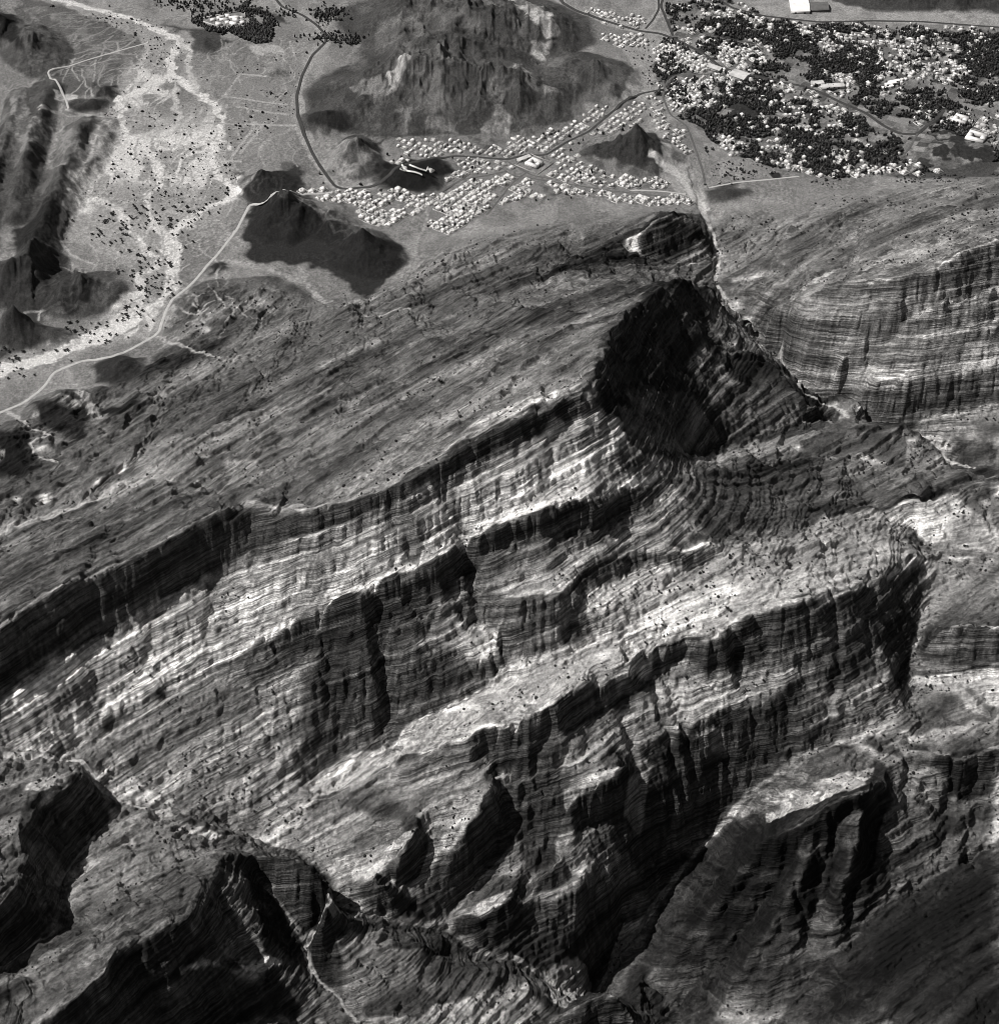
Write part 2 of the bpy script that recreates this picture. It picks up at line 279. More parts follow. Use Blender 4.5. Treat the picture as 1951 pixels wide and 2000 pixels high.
# chutes and clefts cut into the faces: (picture points, width m, depth m)
CUTS=[([(632,1200),(640,1300),(655,1400),(668,1440)],22,30),([(728,1160),(740,1250),(752,1340),(757,1425)],26,48),([(745,1250),(765,1330),(772,1400)],16,26),([(790,1125),(815,1200),(835,1260)],20,34),([(862,1095),(880,1160),(905,1210)],16,30),([(905,1050),(925,1120),(930,1200)],24,42),
 ([(955,1215),(968,1270),(970,1310)],12,26),([(985,1225),(990,1300)],10,22),([(1110,1170),(1115,1215),(1108,1250)],14,22),([(1030,1165),(1040,1230)],12,18),([(848,1290),(850,1350)],14,20),([(905,1280),(925,1340)],14,18),
 ([(840,915),(880,990),(920,1040)],26,20),([(745,975),(790,1060),(812,1110)],24,20),([(990,870),(985,950),(960,1000)],18,12),([(1080,850),(1070,930),(1040,985)],22,14),([(600,1060),(590,1130),(560,1210)],34,16),([(420,1130),(410,1220),(390,1290)],26,18),([(185,1290),(190,1360),(160,1440)],24,20),([(310,1190),(300,1270),(260,1350)],24,16),([(500,1100),(480,1180),(470,1250)],20,14),
 ([(1290,1275),(1330,1400),(1350,1500),(1365,1600)],20,34),([(1262,1290),(1285,1400),(1320,1500),(1340,1620)],16,28),([(1390,1265),(1395,1350)],18,30),([(1440,1220),(1445,1330)],24,36),([(1480,1200),(1500,1280)],18,24),([(1420,1470),(1425,1560)],14,24),([(1480,1400),(1470,1500)],16,22),([(1540,1380),(1540,1460)],14,20),([(1628,1160),(1632,1300),(1610,1400)],16,26),([(1575,1170),(1585,1280)],14,16),([(1700,1120),(1690,1230),(1720,1320)],18,22),
 ([(1015,1437),(1000,1500),(970,1545),(1000,1600),(1018,1640)],26,28),([(1060,1420),(1050,1500),(1070,1560)],16,24),([(1110,1400),(1100,1470),(1080,1540)],18,24),([(1210,1340),(1230,1450),(1250,1560)],18,24),([(1170,1345),(1160,1420)],14,18),
 ([(1225,560),(1255,640),(1262,740)],18,22),([(1300,560),(1330,640),(1350,690)],18,30),([(1345,560),(1380,640),(1395,690)],20,40),([(1260,600),(1290,680),(1300,730)],14,20),([(1190,700),(1200,780)],18,28),
 ([(1710,1545),(1700,1640),(1670,1740),(1650,1850)],26,36),([(1620,1580),(1630,1680),(1600,1780)],20,30),([(1540,1640),(1560,1750),(1580,1840)],18,24),([(1860,1490),(1850,1600),(1830,1680)],22,30),([(1780,1480),(1770,1580)],16,24),([(1910,1480),(1905,1600),(1880,1690)],20,28),
 ([(1640,545),(1640,610)],12,20),([(1700,540),(1700,605)],10,16),([(1770,530),(1765,600)],12,20),([(1795,522),(1795,600)],10,18),([(1835,515),(1830,580)],12,20),([(1890,490),(1880,560)],12,22),([(1600,560),(1600,610)],10,14),([(1850,620),(1890,660),(1870,735)],20,16),([(1951,600),(1900,670),(1880,735)],20,18),
 ([(300,940),(345,945),(400,955),(440,970)],10,14),([(560,520),(600,560),(640,600),(690,610)],9,8),([(1070,500),(1090,520),(1095,560)],8,10),([(1130,500),(1150,530)],7,9),([(1500,1680),(1420,1760),(1330,1880)],16,26),([(1560,1660),(1500,1750),(1400,1880),(1330,1960)],14,24),([(1450,1650),(1380,1740),(1290,1850)],12,18),([(1640,1600),(1590,1720),(1520,1820),(1440,1940)],16,26),([(1600,1590),(1560,1650)],12,20),([(1760,1700),(1690,1800)],14,16),([(1850,1700),(1780,1850),(1700,1950)],16,12),([(1420,1860),(1380,1950)],12,16),([(700,1880),(760,1920),(800,1980)],12,12),([(880,1850),(820,1930)],12,14),([(430,1740),(440,1820),(430,1870)],14,18),([(380,1820),(350,1900),(300,1970)],16,20),([(270,1850),(240,1920)],14,16),([(100,1580),(110,1660)],14,18),([(560,1440),(600,1500)],12,10),([(500,1320),(520,1420),(560,1540)],16,16),([(420,1330),(440,1420)],12,12),([(350,1380),(330,1450)],12,10),([(505,1740),(560,1830),(600,1880)],24,30),([(640,1800),(610,1900)],16,10),([(850,1600),(830,1660)],12,18),([(1000,1820),(960,1870)],14,14),([(170,1560),(150,1640)],20,24),([(60,1640),(80,1720),(90,1790)],18,26)]
for pts,w,dp in CUTS:
    P=hit4([p[0] for p in pts],[p[1] for p in pts]); xs=[p[0] for p in P]; ys=[p[1] for p in P]
    i0=max(0,int((min(xs)-XA-60)/CELL)); i1=min(NX,int((max(xs)-XA+60)/CELL)+1); j0=max(0,int((min(ys)-YA-60)/CELL)); j1=min(NY,int((max(ys)-YA+60)/CELL)+1)
    s_=(slice(j0,j1),slice(i0,i1)); X=GX[s_]+7*vnoise(GX[s_]/25,GY[s_]/25,67); dd,t=segdist(X,GY[s_],P)
    Z[s_]-=dp*(.3 if min(p[1] for p in pts)<800 else .62)*np.clip(1-dd/(w*.75),0,1)**1.2*(.35+.65*np.sin(np.clip(t,.0,.93)*math.pi)**.5)
for nm in ('RV','G','T1'):
    P=[pix(*p)[:2] for p in LN[nm]]; dd,t=segdist(GX+4*vnoise(GX/20,GY/20,68),GY,P); Z-=5*sstep(12,4,dd)
# droplet erosion, all drops of a batch at once
rs=np.random.RandomState(3)
def erode(Z,nb,nd,steps,k):
    for b in range(nb):
        x=rs.rand(nd)*(NX-3)+1; y=rs.rand(nd)*(NY-3)+1
        vx=np.zeros(nd); vy=np.zeros(nd); sed=np.zeros(nd); spd=np.ones(nd); dZ=np.zeros_like(Z,dtype=np.float64).ravel()
        for s in range(steps):
            i=x.astype(int); j=y.astype(int); fu=x-i; fv=y-j
            h00=Z[j,i];h10=Z[j,i+1];h01=Z[j+1,i];h11=Z[j+1,i+1]
            dx=(h10-h00)*(1-fv)+(h11-h01)*fv; dy=(h01-h00)*(1-fu)+(h11-h10)*fu
            h=(h00*(1-fu)+h10*fu)*(1-fv)+(h01*(1-fu)+h11*fu)*fv
            vx=vx*.35-dx*.65; vy=vy*.35-dy*.65; n=np.hypot(vx,vy)+1e-6; vx/=n; vy/=n
            x2=np.clip(x+vx,1,NX-3); y2=np.clip(y+vy,1,NY-3)
            i2=x2.astype(int); j2=y2.astype(int); fu2=x2-i2; fv2=y2-j2
            h2=(Z[j2,i2]*(1-fu2)+Z[j2,i2+1]*fu2)*(1-fv2)+(Z[j2+1,i2]*(1-fu2)+Z[j2+1,i2+1]*fu2)*fv2
            dh=h2-h
            cap=np.maximum(-dh,0.02)*spd*k*(1-s/steps)
            er=np.where((sed>cap)|(dh>0),-np.where(dh>0,np.minimum(dh,sed),(sed-cap)*.25),np.minimum((cap-sed)*.35,-dh))
            sed=sed+er; spd=np.clip(np.sqrt(np.maximum(spd*spd-dh*.4,0.1)),.3,3.2)
            idx=j*NX+i
            for o_,w_ in ((0,(1-fu)*(1-fv)),(1,fu*(1-fv)),(NX,(1-fu)*fv),(NX+1,fu*fv)):
                dZ+=np.bincount(idx+o_,-er*w_,minlength=dZ.size) if s%1==0 else 0
            x,y=x2,y2
        Z=Z+np.clip(dZ.reshape(Z.shape),-6,3).astype(np.float32)*(0.1+0.5*np.maximum(MT,HM*.65))
    return Z
Z=erode(Z,4,45000,46,0.7)
tick('eroded')
np.save('/tmp/Z.npy',Z) if False else None
# ------------------------------------------------------------------ fine terrain grid
rows=[1590.0]
while rows[-1]<5480: rows.append(rows[-1]+1.45+1.9*max(0,(rows[-1]-2000)/3400)**1.2)
RY=np.array(rows,np.float32); NR=len(RY); NCL=1500
HW=1.14*0.2433*np.sqrt(RY**2+2750.0**2)+40
U=np.linspace(-1,1,NCL).astype(np.float32)
FX=HW[:,None]*U[None]; FY=np.repeat(RY[:,None],NCL,1).astype(np.float32)
MTf=bil(MT,FX,FY); HMf=bil(HM,FX,FY)
CLFf=bil(CLF,FX,FY); SLf=bil(blur(SLC,2),FX,FY); FACf=bil(blur(FAC,2),FX,FY)
wv=MTf*2.2
FZ=cub(Z,FX+wv*vnoise(FX/17,FY/17,81),FY+wv*1.6*vnoise(FX/13,FY/17,82)-MTf*CLFf*3.5*(ridged(FX/21,FY/500,2,83)-.4)*sstep(-.3,.5,vnoise(FX/150,FY/110,84)))
BF=bed(FX,FY)
def grad(A):
    gy_=np.gradient(A,axis=0)/np.gradient(RY)[:,None]; gx_=np.gradient(A,axis=1)/(HW[:,None]*2/(NCL-1))
    return gx_,gy_
SF=FZ-BF
hd=0.5+0.5*vnoise(FX/210+SF/50,FY/210,91)
FZ=FZ+MTf*(terr(SF,15,.3,2)*(0.25+0.5*hd)); SF=FZ-BF
FZ=FZ+MTf*(terr(SF,5.6,.3,3)*(0.4+0.6*(1-hd)))
LU=((FX*.83+FY*.56)/420); LV=(-FX*.56+FY*.83)+45*vnoise(FX/600,FY/600,90)
dipm=MTf*sstep(.12,-.05,FACf)*sstep(.9,.4,SLf)
for per,am,sd in ((75,11.0,5),(31,6.0,6),(12,2.6,7)):
    q=LV/per+1.3*fbm(LU*1.6,LV/220,3,97+sd); fr=q-np.floor(q)
    FZ=FZ+dipm*am*(sstep(.0,.22,fr)-fr)*sstep(-.45,.3,vnoise(LU*1.3,LV/110,98+sd))
FZ=FZ+MTf*(0.9*vnoise(FX/7,FY/7,92)+0.5*vnoise(FX/3.4,FY/3.4,93)+1.6*fbm((FX+.5*FY)/34,(FY-.5*FX)/14,3,94))
FZ=FZ+HMf*(1.2*fbm(FX/14,FY/14,3,95))+(1-MTf)*0.25*fbm(FX/20,FY/20,3,96)
FZ=FZ+MTf*sstep(2500,2300,FY)*(3.2*fbm((FX-.4*FY)/38,(FY+.4*FX)/22,4,99,.6)+4.5*ridged((FX*.66+FY*.75)/150,(FY*.66-FX*.75)/34,3,100))
gxf,gyf=grad(FZ); SL=np.hypot(gxf,gyf)
tick('fine grid %s'%(FZ.shape,))
def gh(x,y): # height of the fine terrain at points
    x=np.asarray(x,float); y=np.asarray(y,float)
    v=np.interp(y,RY,np.arange(NR)); j=np.clip(v.astype(int),0,NR-2); fv=v-j
    hw=np.interp(y,RY,HW); u=np.clip((x/hw+1)/2*(NCL-1),0,NCL-1.001); i=u.astype(int); fu=u-i
    return (FZ[j,i]*(1-fu)+FZ[j,i+1]*fu)*(1-fv)+(FZ[j+1,i]*(1-fu)+FZ[j+1,i+1]*fu)*fv
def hit(px,py):  # where the sight line of a picture point meets the ground
    px=np.atleast_1d(np.asarray(px,float)); py=np.atleast_1d(np.asarray(py,float))
    a=(px-975.5)/FP; u=(1000-py)/FP; b=math.cos(PITCH)+u*math.sin(PITCH); c=-math.sin(PITCH)+u*math.cos(PITCH)
    t=(600-H)/c; dt=6.0; done=np.zeros(px.shape,bool)
    for _ in range(400):
        z=H+t*c; g=gh(a*t,b*t); done|=z<=g
        if done.all(): break
        t=np.where(done,t,t+dt)
    return a*t,b*t
ROADS=[([(528,-20),(540,0),(552,15),(590,30),(620,50),(638,72),(636,85),(610,110),(590,150),(580,190),(582,225),(592,255),(610,300),(622,320),(640,345),(655,366),(675,372),(700,368),(740,360),(765,340),(794,322),(835,312)],9),
 ([(835,312),(884,305),(939,309),(992,314),(1023,303),(1065,304),(1107,278),(1150,257),(1200,215),(1250,183),(1290,176)],8),
 ([(1085,-20),(1100,8),(1125,22),(1190,45),(1250,61),(1287,66),(1314,75),(1342,88),(1379,110),(1406,131),(1430,141),(1470,149),(1516,160),(1566,170),(1595,179),(1647,203),(1690,222),(1727,248),(1756,262),(1791,263),(1808,248),(1832,229),(1843,215)],11),
 ([(1284,-20),(1287,18),(1275,40),(1260,58)],7),([(1300,-20),(1290,12),(1303,45),(1314,72)],8),([(1370,-20),(1430,17),(1490,33),(1600,45),(1700,42),(1800,44),(1951,55),(2020,60)],9),
 ([(1406,140),(1380,147),(1340,145),(1314,150),(1298,168),(1294,190),(1308,225),(1340,245),(1352,275),(1372,335),(1377,365)],6),([(1325,75),(1380,70),(1440,82),(1480,90),(1495,110)],6),([(1791,263),(1775,290),(1760,310)],6),
 ([(860,378),(900,352),(960,343),(990,335)],6),([(950,420),(1000,360),(1040,330),(1060,310)],5),([(1000,345),(1100,360),(1200,375),(1300,385)],5),([(990,315),(1040,345),(1080,350)],4)]
TRACKS=[([(650,376),(600,379),(530,385),(490,399),(478,420),(463,450),(426,498),(397,531),(368,564),(338,586),(320,626),(312,650),(257,682),(217,700),(162,707),(107,729),(88,755),(55,785),(0,808),(-40,825)],6),
 ([(290,85),(200,110),(160,122),(93,143),(118,172),(130,195),(135,215)],4),([(1230,372),(1290,374),(1340,380)],4),([(1380,368),(1440,357),(1500,352),(1560,345)],4)]
ROADPTS=[(p,w) for p,w in ROADS]
# ------------------------------------------------------------------ ground colour, painted in ground coordinates
conc=blur(Z,6)-Z; CONC=bil(conc,FX,FY)
ALB=0.165+0.05*fbm(FX/150,FY/150,5,101,.6)+0.02*vnoise(FX/9,FY/9,102)+.05*sstep(.25,.6,ridged(FX/90,FY/140,3,109))
lines_=fbm(LU*2.2,LV/24,5,103,.6)
dip=0.115+0.05*fbm(FX/45,FY/60,4,118,.6)+0.065*lines_+.055*vnoise(LU*.7,LV/52,119)+0.08*sstep(.12,.5,fbm(LU*1.2,LV/60,4,104))-.05*sstep(.1,.5,fbm(LU*.9,LV/90,3,110))+0.012*np.clip(CONC,-2,4)
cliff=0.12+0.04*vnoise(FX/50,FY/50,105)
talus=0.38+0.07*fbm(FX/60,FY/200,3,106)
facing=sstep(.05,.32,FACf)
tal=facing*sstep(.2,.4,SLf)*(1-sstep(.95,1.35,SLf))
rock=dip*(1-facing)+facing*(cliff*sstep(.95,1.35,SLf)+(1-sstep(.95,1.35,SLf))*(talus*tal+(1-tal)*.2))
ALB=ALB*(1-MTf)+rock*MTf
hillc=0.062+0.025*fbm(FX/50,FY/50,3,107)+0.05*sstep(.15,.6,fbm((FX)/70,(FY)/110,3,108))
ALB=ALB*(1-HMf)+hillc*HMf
BEDM=np.zeros_like(ALB)
UW=HW
def window(P,pad):
    P=np.array(P); y0,y1=P[:,1].min()-pad,P[:,1].max()+pad; j0,j1=np.searchsorted(RY,[y0,y1]); j0=max(j0-1,0); j1=min(j1+1,NR)
    if j1<=j0: return None
    h=UW[j0:j1].min(); h2=UW[j0:j1].max(); xs=[(P[:,0].min()-pad)/h,(P[:,0].min()-pad)/h2]; xe=[(P[:,0].max()+pad)/h,(P[:,0].max()+pad)/h2]
    i0=int(np.clip((min(xs)+1)/2*(NCL-1)-1,0,NCL-1)); i1=int(np.clip((max(xe)+1)/2*(NCL-1)+2,0,NCL))
    if i1<=i0: return None
    return slice(j0,j1),slice(i0,i1)
def gp(pts): 
    a=np.array(pts,float); x,y=hit(a[:,0],a[:,1]); return list(zip(x,y))
def inpoly(X,Y,P):
    c=np.zeros(X.shape,bool); n=len(P)
    for k in range(n):
        x1,y1=P[k]; x2,y2=P[k-1]
        if y1==y2: continue
        c^=((y1>Y)!=(y2>Y))&(X<(x2-x1)*(Y-y1)/(y2-y1)+x1)
    return c
def line_mask(P,w,soft,wob):
    s=window(P,w*2+soft+wob*2+5)
    if s is None: return None,None
    X=FX[s];Y=FY[s]
    X=X+wob*vnoise(X/18,Y/18,111)+wob*.5*vnoise(X/7,Y/7,112); Y=Y+wob*vnoise(X/18,Y/18,113)
    d,t=segdist(X,Y,P)
    w=w*(1+.55*vnoise(FX[s]/55,FY[s]/70,114)) if wob else w
    return s,sstep(1,0,(d-w/2)/max(soft,.5))
def paint_line(pts,w,val,soft=2,wob=0,bed_=0,strength=1):
    s,m=line_mask(gp(pts),w,soft,wob)
    if s is None: return
    m=m*strength*(1-.9*HMf[s]*(bed_==0)); ALB[s]=ALB[s]*(1-m)+val*m*(1+.1*vnoise(FX[s]/6,FY[s]/6,115))
    if bed_: BEDM[s]=np.maximum(BEDM[s],m)
def poly_mask(pts,feather,wob):
    P=gp(pts); s=window(P,feather+wob*2+5)
    if s is None: return None,None
    X=FX[s]+wob*vnoise(FX[s]/30,FY[s]/30,121)+wob*.5*vnoise(FX[s]/11,FY[s]/11,122); Y=FY[s]+wob*vnoise(FX[s]/30,FY[s]/30,123)
    ins=inpoly(X,Y,P); d,_=segdist(X,Y,P+[P[0]])
    return s,np.where(ins,sstep(-.5,.5,d/feather),sstep(.5,-.5,d/feather)) if feather>0 else ins*1.0
def paint_poly(pts,val,feather=10,wob=6,mul=False,strength=1,gate=1):
    s,m=poly_mask(pts,feather,wob)
    if s is None: return
    g_=(.35+.65*sstep(-.45,.15,fbm(FX[s]/26,FY[s]/34,3,124))) if gate else 1
    m=m*strength
    ALB[s]=ALB[s]*(1+(val-1)*m) if mul else ALB[s]*(1-m*g_)+val*m*g_
# lighter and darker tones over the mountain rock, partly painted light, shade and vignette
for pts,v,f in [
 ([(130,1470),(330,1330),(478,1250),(625,1180),(784,1105),(924,1040),(1100,975),(1225,940),(1330,915),(1268,895),(1225,850),(1165,830),(1000,900),(860,960),(640,1060),(480,1110),(330,1190),(90,1320),(0,1350),(0,1460)],1.35,16),
 ([(1560,640),(1951,570),(1951,735),(1700,770),(1610,770),(1520,690)],1.15,30),
 ([(1330,1090),(1560,1050),(1760,1000),(1790,1080),(1660,1150),(1480,1200),(1380,1240),(1250,1240),(1260,1180)],1.25,20),
 ([(840,1400),(1000,1330),(1120,1280),(1300,1240),(1262,1280),(1170,1340),(1040,1400),(930,1437),(760,1480),(640,1545),(600,1545)],1.8,12),
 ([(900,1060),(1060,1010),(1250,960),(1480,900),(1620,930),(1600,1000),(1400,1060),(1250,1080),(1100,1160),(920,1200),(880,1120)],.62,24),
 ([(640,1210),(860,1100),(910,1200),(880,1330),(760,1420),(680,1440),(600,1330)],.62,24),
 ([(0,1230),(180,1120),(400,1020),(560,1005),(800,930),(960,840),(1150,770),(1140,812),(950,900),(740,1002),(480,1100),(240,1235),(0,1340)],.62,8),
 ([(1170,780),(1331,545),(1400,600),(1560,760),(1640,800),(1620,830),(1430,870),(1300,900),(1230,860)],.72,20),  # cast shadow on the spur deepened in the colour
 ([(-20,1600),(300,1560),(600,1560),(930,1450),(1262,1290),(1508,1190),(1760,1110),(1951,1080),(1951,2010),(-20,2010)],.8,30),([(-20,1760),(700,1800),(1200,1800),(1951,1500),(1951,2010),(-20,2010)],.8,60),  # vignette-like darkening of the foreground put into the ground colour
 ([(1660,815),(1951,800),(1951,930),(1850,905),(1760,860)],.6,16),([(200,1440),(330,1360),(430,1312),(544,1240),(640,1200),(690,1180),(690,1430),(600,1530),(490,1620),(300,1560)],.55,10),
 ([(640,1200),(700,1172),(784,1128),(857,1099),(924,1055),(1015,1018),(1060,1008),(1162,990),(1225,967),(1300,946),(1290,990),(1100,1050),(920,1120),(800,1200),(640,1260)],.7,5),
 ([(330,1346),(423,1298),(478,1262),(544,1225),(625,1188),(700,1156),(784,1112),(857,1083),(924,1039),(1015,1002),(1162,972),(1300,928),(1400,890),(1320,905),(1225,925),(1060,955),(940,1020),(857,1050),(784,1085),(700,1110),(600,1160),(480,1235),(400,1290)],1.35,5),
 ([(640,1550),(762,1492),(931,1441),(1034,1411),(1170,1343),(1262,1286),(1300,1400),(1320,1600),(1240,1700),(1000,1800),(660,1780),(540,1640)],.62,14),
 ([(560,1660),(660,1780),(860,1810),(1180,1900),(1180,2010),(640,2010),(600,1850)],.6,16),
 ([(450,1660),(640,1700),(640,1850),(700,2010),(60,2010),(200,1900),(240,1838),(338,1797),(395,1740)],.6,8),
 ([(160,1490),(240,1590),(180,1640),(110,1730),(150,1812),(20,1870),(20,1740),(50,1650),(60,1570)],.8,8),
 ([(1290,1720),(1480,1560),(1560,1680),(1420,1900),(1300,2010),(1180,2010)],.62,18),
 ([(1440,630),(1560,590),(1560,760),(1480,680)],.75,14),
 ([(1158,766),(1184,661),(1240,600),(1331,539),(1360,560),(1410,690),(1348,704),(1290,740),(1240,750),(1200,812),(1165,800)],.45,6),([(1170,800),(1240,745),(1400,690),(1480,690),(1640,800),(1600,840),(1430,865),(1340,895),(1268,900),(1234,875),(1213,846)],.42,6),([(1205,815),(1240,765),(1295,760),(1340,745),(1372,800),(1400,860),(1340,890),(1275,896),(1240,868)],2.2,8),([(1440,1600),(1700,1530),(1640,1700),(1500,1900),(1300,2010),(1180,2010),(1260,1820),(1370,1660)],.62,12),([(1251,475),(1255,446),(1280,420),(1370,420),(1392,470),(1385,512),(1300,515),(1252,500)],.4,5),  # crest shadow painted over spur face and apron, part of apron lightened again
 ([(1520,900),(1660,900),(1700,980),(1620,960)],.8,16),
 ([(1500,560),(1951,480),(1951,545),(1700,600),(1560,610)],1.1,10),
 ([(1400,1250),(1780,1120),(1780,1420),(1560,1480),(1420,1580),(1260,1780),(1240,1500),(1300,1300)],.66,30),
 ([(1480,1520),(1700,1450),(1951,1440),(1951,2000),(1480,2000),(1380,1800)],.52,30),  # darker over the lower right
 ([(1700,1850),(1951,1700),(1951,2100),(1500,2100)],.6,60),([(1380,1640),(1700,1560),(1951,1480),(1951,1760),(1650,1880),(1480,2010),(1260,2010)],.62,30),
 ([(1440,1590),(1560,1500),(1700,1450),(1700,1545),(1610,1575),(1500,1640)],1.9,8),
 ([(1760,1440),(1951,1400),(1951,1462),(1850,1480)],2.6,8),
 ([(0,1870),(200,1830),(240,1840),(195,1915),(60,2010),(0,2010)],1.5,10),
 ([(200,1630),(330,1595),(440,1660),(390,1725),(340,1795),(230,1836),(140,1810),(130,1720)],1.6,10),
 ([(400,540),(760,560),(1150,420),(1340,420),(1150,740),(820,880),(540,960),(300,900),(200,820),(330,640)],.9,40),
 ([(0,1100),(250,970),(440,960),(400,1010),(150,1120),(0,1200)],.85,20),
 ([(600,985),(750,900),(1000,790),(1130,745),(1120,765),(900,868),(760,945),(640,985)],1.8,8)]:
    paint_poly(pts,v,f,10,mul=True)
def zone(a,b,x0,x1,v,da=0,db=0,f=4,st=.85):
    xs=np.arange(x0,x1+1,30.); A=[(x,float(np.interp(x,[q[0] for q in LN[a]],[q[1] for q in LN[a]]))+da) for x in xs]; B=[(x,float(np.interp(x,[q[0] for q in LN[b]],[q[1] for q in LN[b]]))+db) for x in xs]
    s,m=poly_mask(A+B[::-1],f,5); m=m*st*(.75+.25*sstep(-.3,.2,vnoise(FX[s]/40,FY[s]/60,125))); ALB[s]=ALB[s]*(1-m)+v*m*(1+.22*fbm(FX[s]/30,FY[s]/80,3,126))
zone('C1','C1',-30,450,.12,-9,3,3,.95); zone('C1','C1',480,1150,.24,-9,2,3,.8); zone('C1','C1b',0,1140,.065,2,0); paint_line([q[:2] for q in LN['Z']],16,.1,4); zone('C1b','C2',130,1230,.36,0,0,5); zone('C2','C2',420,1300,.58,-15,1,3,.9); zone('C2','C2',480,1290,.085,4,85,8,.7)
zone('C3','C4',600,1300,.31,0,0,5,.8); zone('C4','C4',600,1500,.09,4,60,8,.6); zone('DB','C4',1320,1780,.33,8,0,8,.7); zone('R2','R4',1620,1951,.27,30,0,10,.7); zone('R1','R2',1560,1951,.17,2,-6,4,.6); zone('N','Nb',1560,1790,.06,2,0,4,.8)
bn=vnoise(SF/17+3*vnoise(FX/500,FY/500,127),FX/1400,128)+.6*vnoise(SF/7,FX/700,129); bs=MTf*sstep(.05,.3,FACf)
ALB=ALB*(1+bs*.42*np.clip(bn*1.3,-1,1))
# stone coloured patches
for pts,v,f in [([(1018,1250),(1240,1265),(1300,1240),(1262,1280),(1170,1335),(1060,1385),(960,1400)],.36,6),
 ([(660,790),(720,760),(700,800),(600,820),(500,870),(480,860)],.26,8),([(240,890),(330,850),(420,860),(380,900),(280,920)],.22,18),
 ([(440,900),(500,890),(490,940),(440,940)],.3,8),([(660,505),(690,495),(700,520),(660,525)],.3,5),
 ([(800,120),(785,105),(760,150),(745,185),(770,175)],.42,3),([(1030,0),(1080,30),(1105,70),(1075,75),(1045,50),(990,0)],.36,5),([(1035,90),(1090,88),(1060,100),(1070,120),(1045,122)],.4,4),
 ([(1000,125),(1020,125),(1040,155),(1070,170),(1100,190),(1060,185),(1020,155)],.3,6),([(960,215),(975,205),(1000,230),(1000,265),(930,270),(945,240)],.28,6),
 ([(680,170),(740,150),(760,180),(730,205),(690,190)],.2,8),([(780,205),(800,210),(800,260),(780,255)],.2,6),([(840,225),(870,225),(890,265),(850,262)],.2,8),
 ([(20,170),(45,170),(60,230),(90,240),(60,300),(20,260)],.22,8),([(120,240),(100,300),(80,340),(120,330),(150,260)],.22,8),
 ([(110,185),(150,180),(150,195),(110,192)],.5,3),([(90,210),(120,210),(110,225),(90,222)],.45,4),
 ([(520,120),(560,100),(600,115),(560,130)],.32,6),([(480,88),(560,90),(570,110),(510,112)],.4,5),([(540,165),(560,165),(555,185),(540,185)],.42,5),
 ([(640,245),(690,270),(680,290),(640,280)],.3,6),([(265,640),(290,640),(295,660),(270,665)],.34,4),([(235,710),(265,708),(270,718),(240,718)],.3,4),
 ([(500,290),(560,285),(555,330),(500,320)],.2,8)]:
    paint_poly(pts,v*.8,f+7,14)
for pts,v in [([(690,1700),(750,1650),(815,1632),(800,1650),(765,1680),(745,1712),(690,1728)],.34),([(860,1640),(900,1600),(960,1560),(950,1575),(905,1635),(872,1670)],.32),([(1100,1540),(1210,1500),(1200,1520),(1135,1560),(1105,1590)],.32),  # sunlit slabs, ledges and buttress painted bright; scree tongues in greyer stone
 ([(880,1790),(930,1770),(1001,1742),(990,1764),(940,1790)],.27),([(1030,1760),(1140,1710),(1160,1690),(1144,1722),(1070,1775)],.27),([(1140,1680),(1190,1650),(1215,1690),(1180,1740),(1150,1740)],.2),([(820,1990),(900,1955),(1040,1925),(1045,1945),(980,2010)],.34),
 ([(1060,1900),(1150,1885),(1160,1920),(1100,1970),(1070,1950)],.3),([(650,1830),(760,1820),(770,1860),(680,1885)],.17),([(1360,1440),(1405,1430),(1415,1480),(1370,1480)],.3),([(1235,1480),(1280,1500),(1250,1620),(1225,1600)],.2),
 ([(615,1060),(665,1050),(660,1130),(640,1190),(560,1215),(590,1130)],.2),([(755,1000),(800,990),(830,1060),(812,1110),(780,1060)],.17),([(840,940),(880,950),(925,1040),(880,1010)],.16),([(1060,870),(1085,860),(1065,975),(1040,985)],.2),
 ([(400,1230),(440,1180),(450,1230),(400,1300)],.2),([(180,1330),(220,1290),(200,1400),(150,1450)],.2),([(345,1878),(420,1870),(424,1884),(350,1892)],.38),([(470,1884),(552,1876),(552,1888),(510,1898),(480,1894)],.4),([(430,1700),(490,1720),(520,1860),(430,1860),(400,1780)],.12),
 ([(50,1540),(150,1500),(160,1515),(80,1560)],.3),([(0,1600),(50,1575),(40,1620),(0,1640)],.2),([(1490,1560),(1600,1530),(1700,1500),(1690,1540),(1600,1570),(1500,1610)],.3)]:
    paint_poly(pts,v,5,6)
# worn shoulders of the roads
for P,w in ROADPTS[:4]: paint_line(P,w*2.4,.25,5,2)
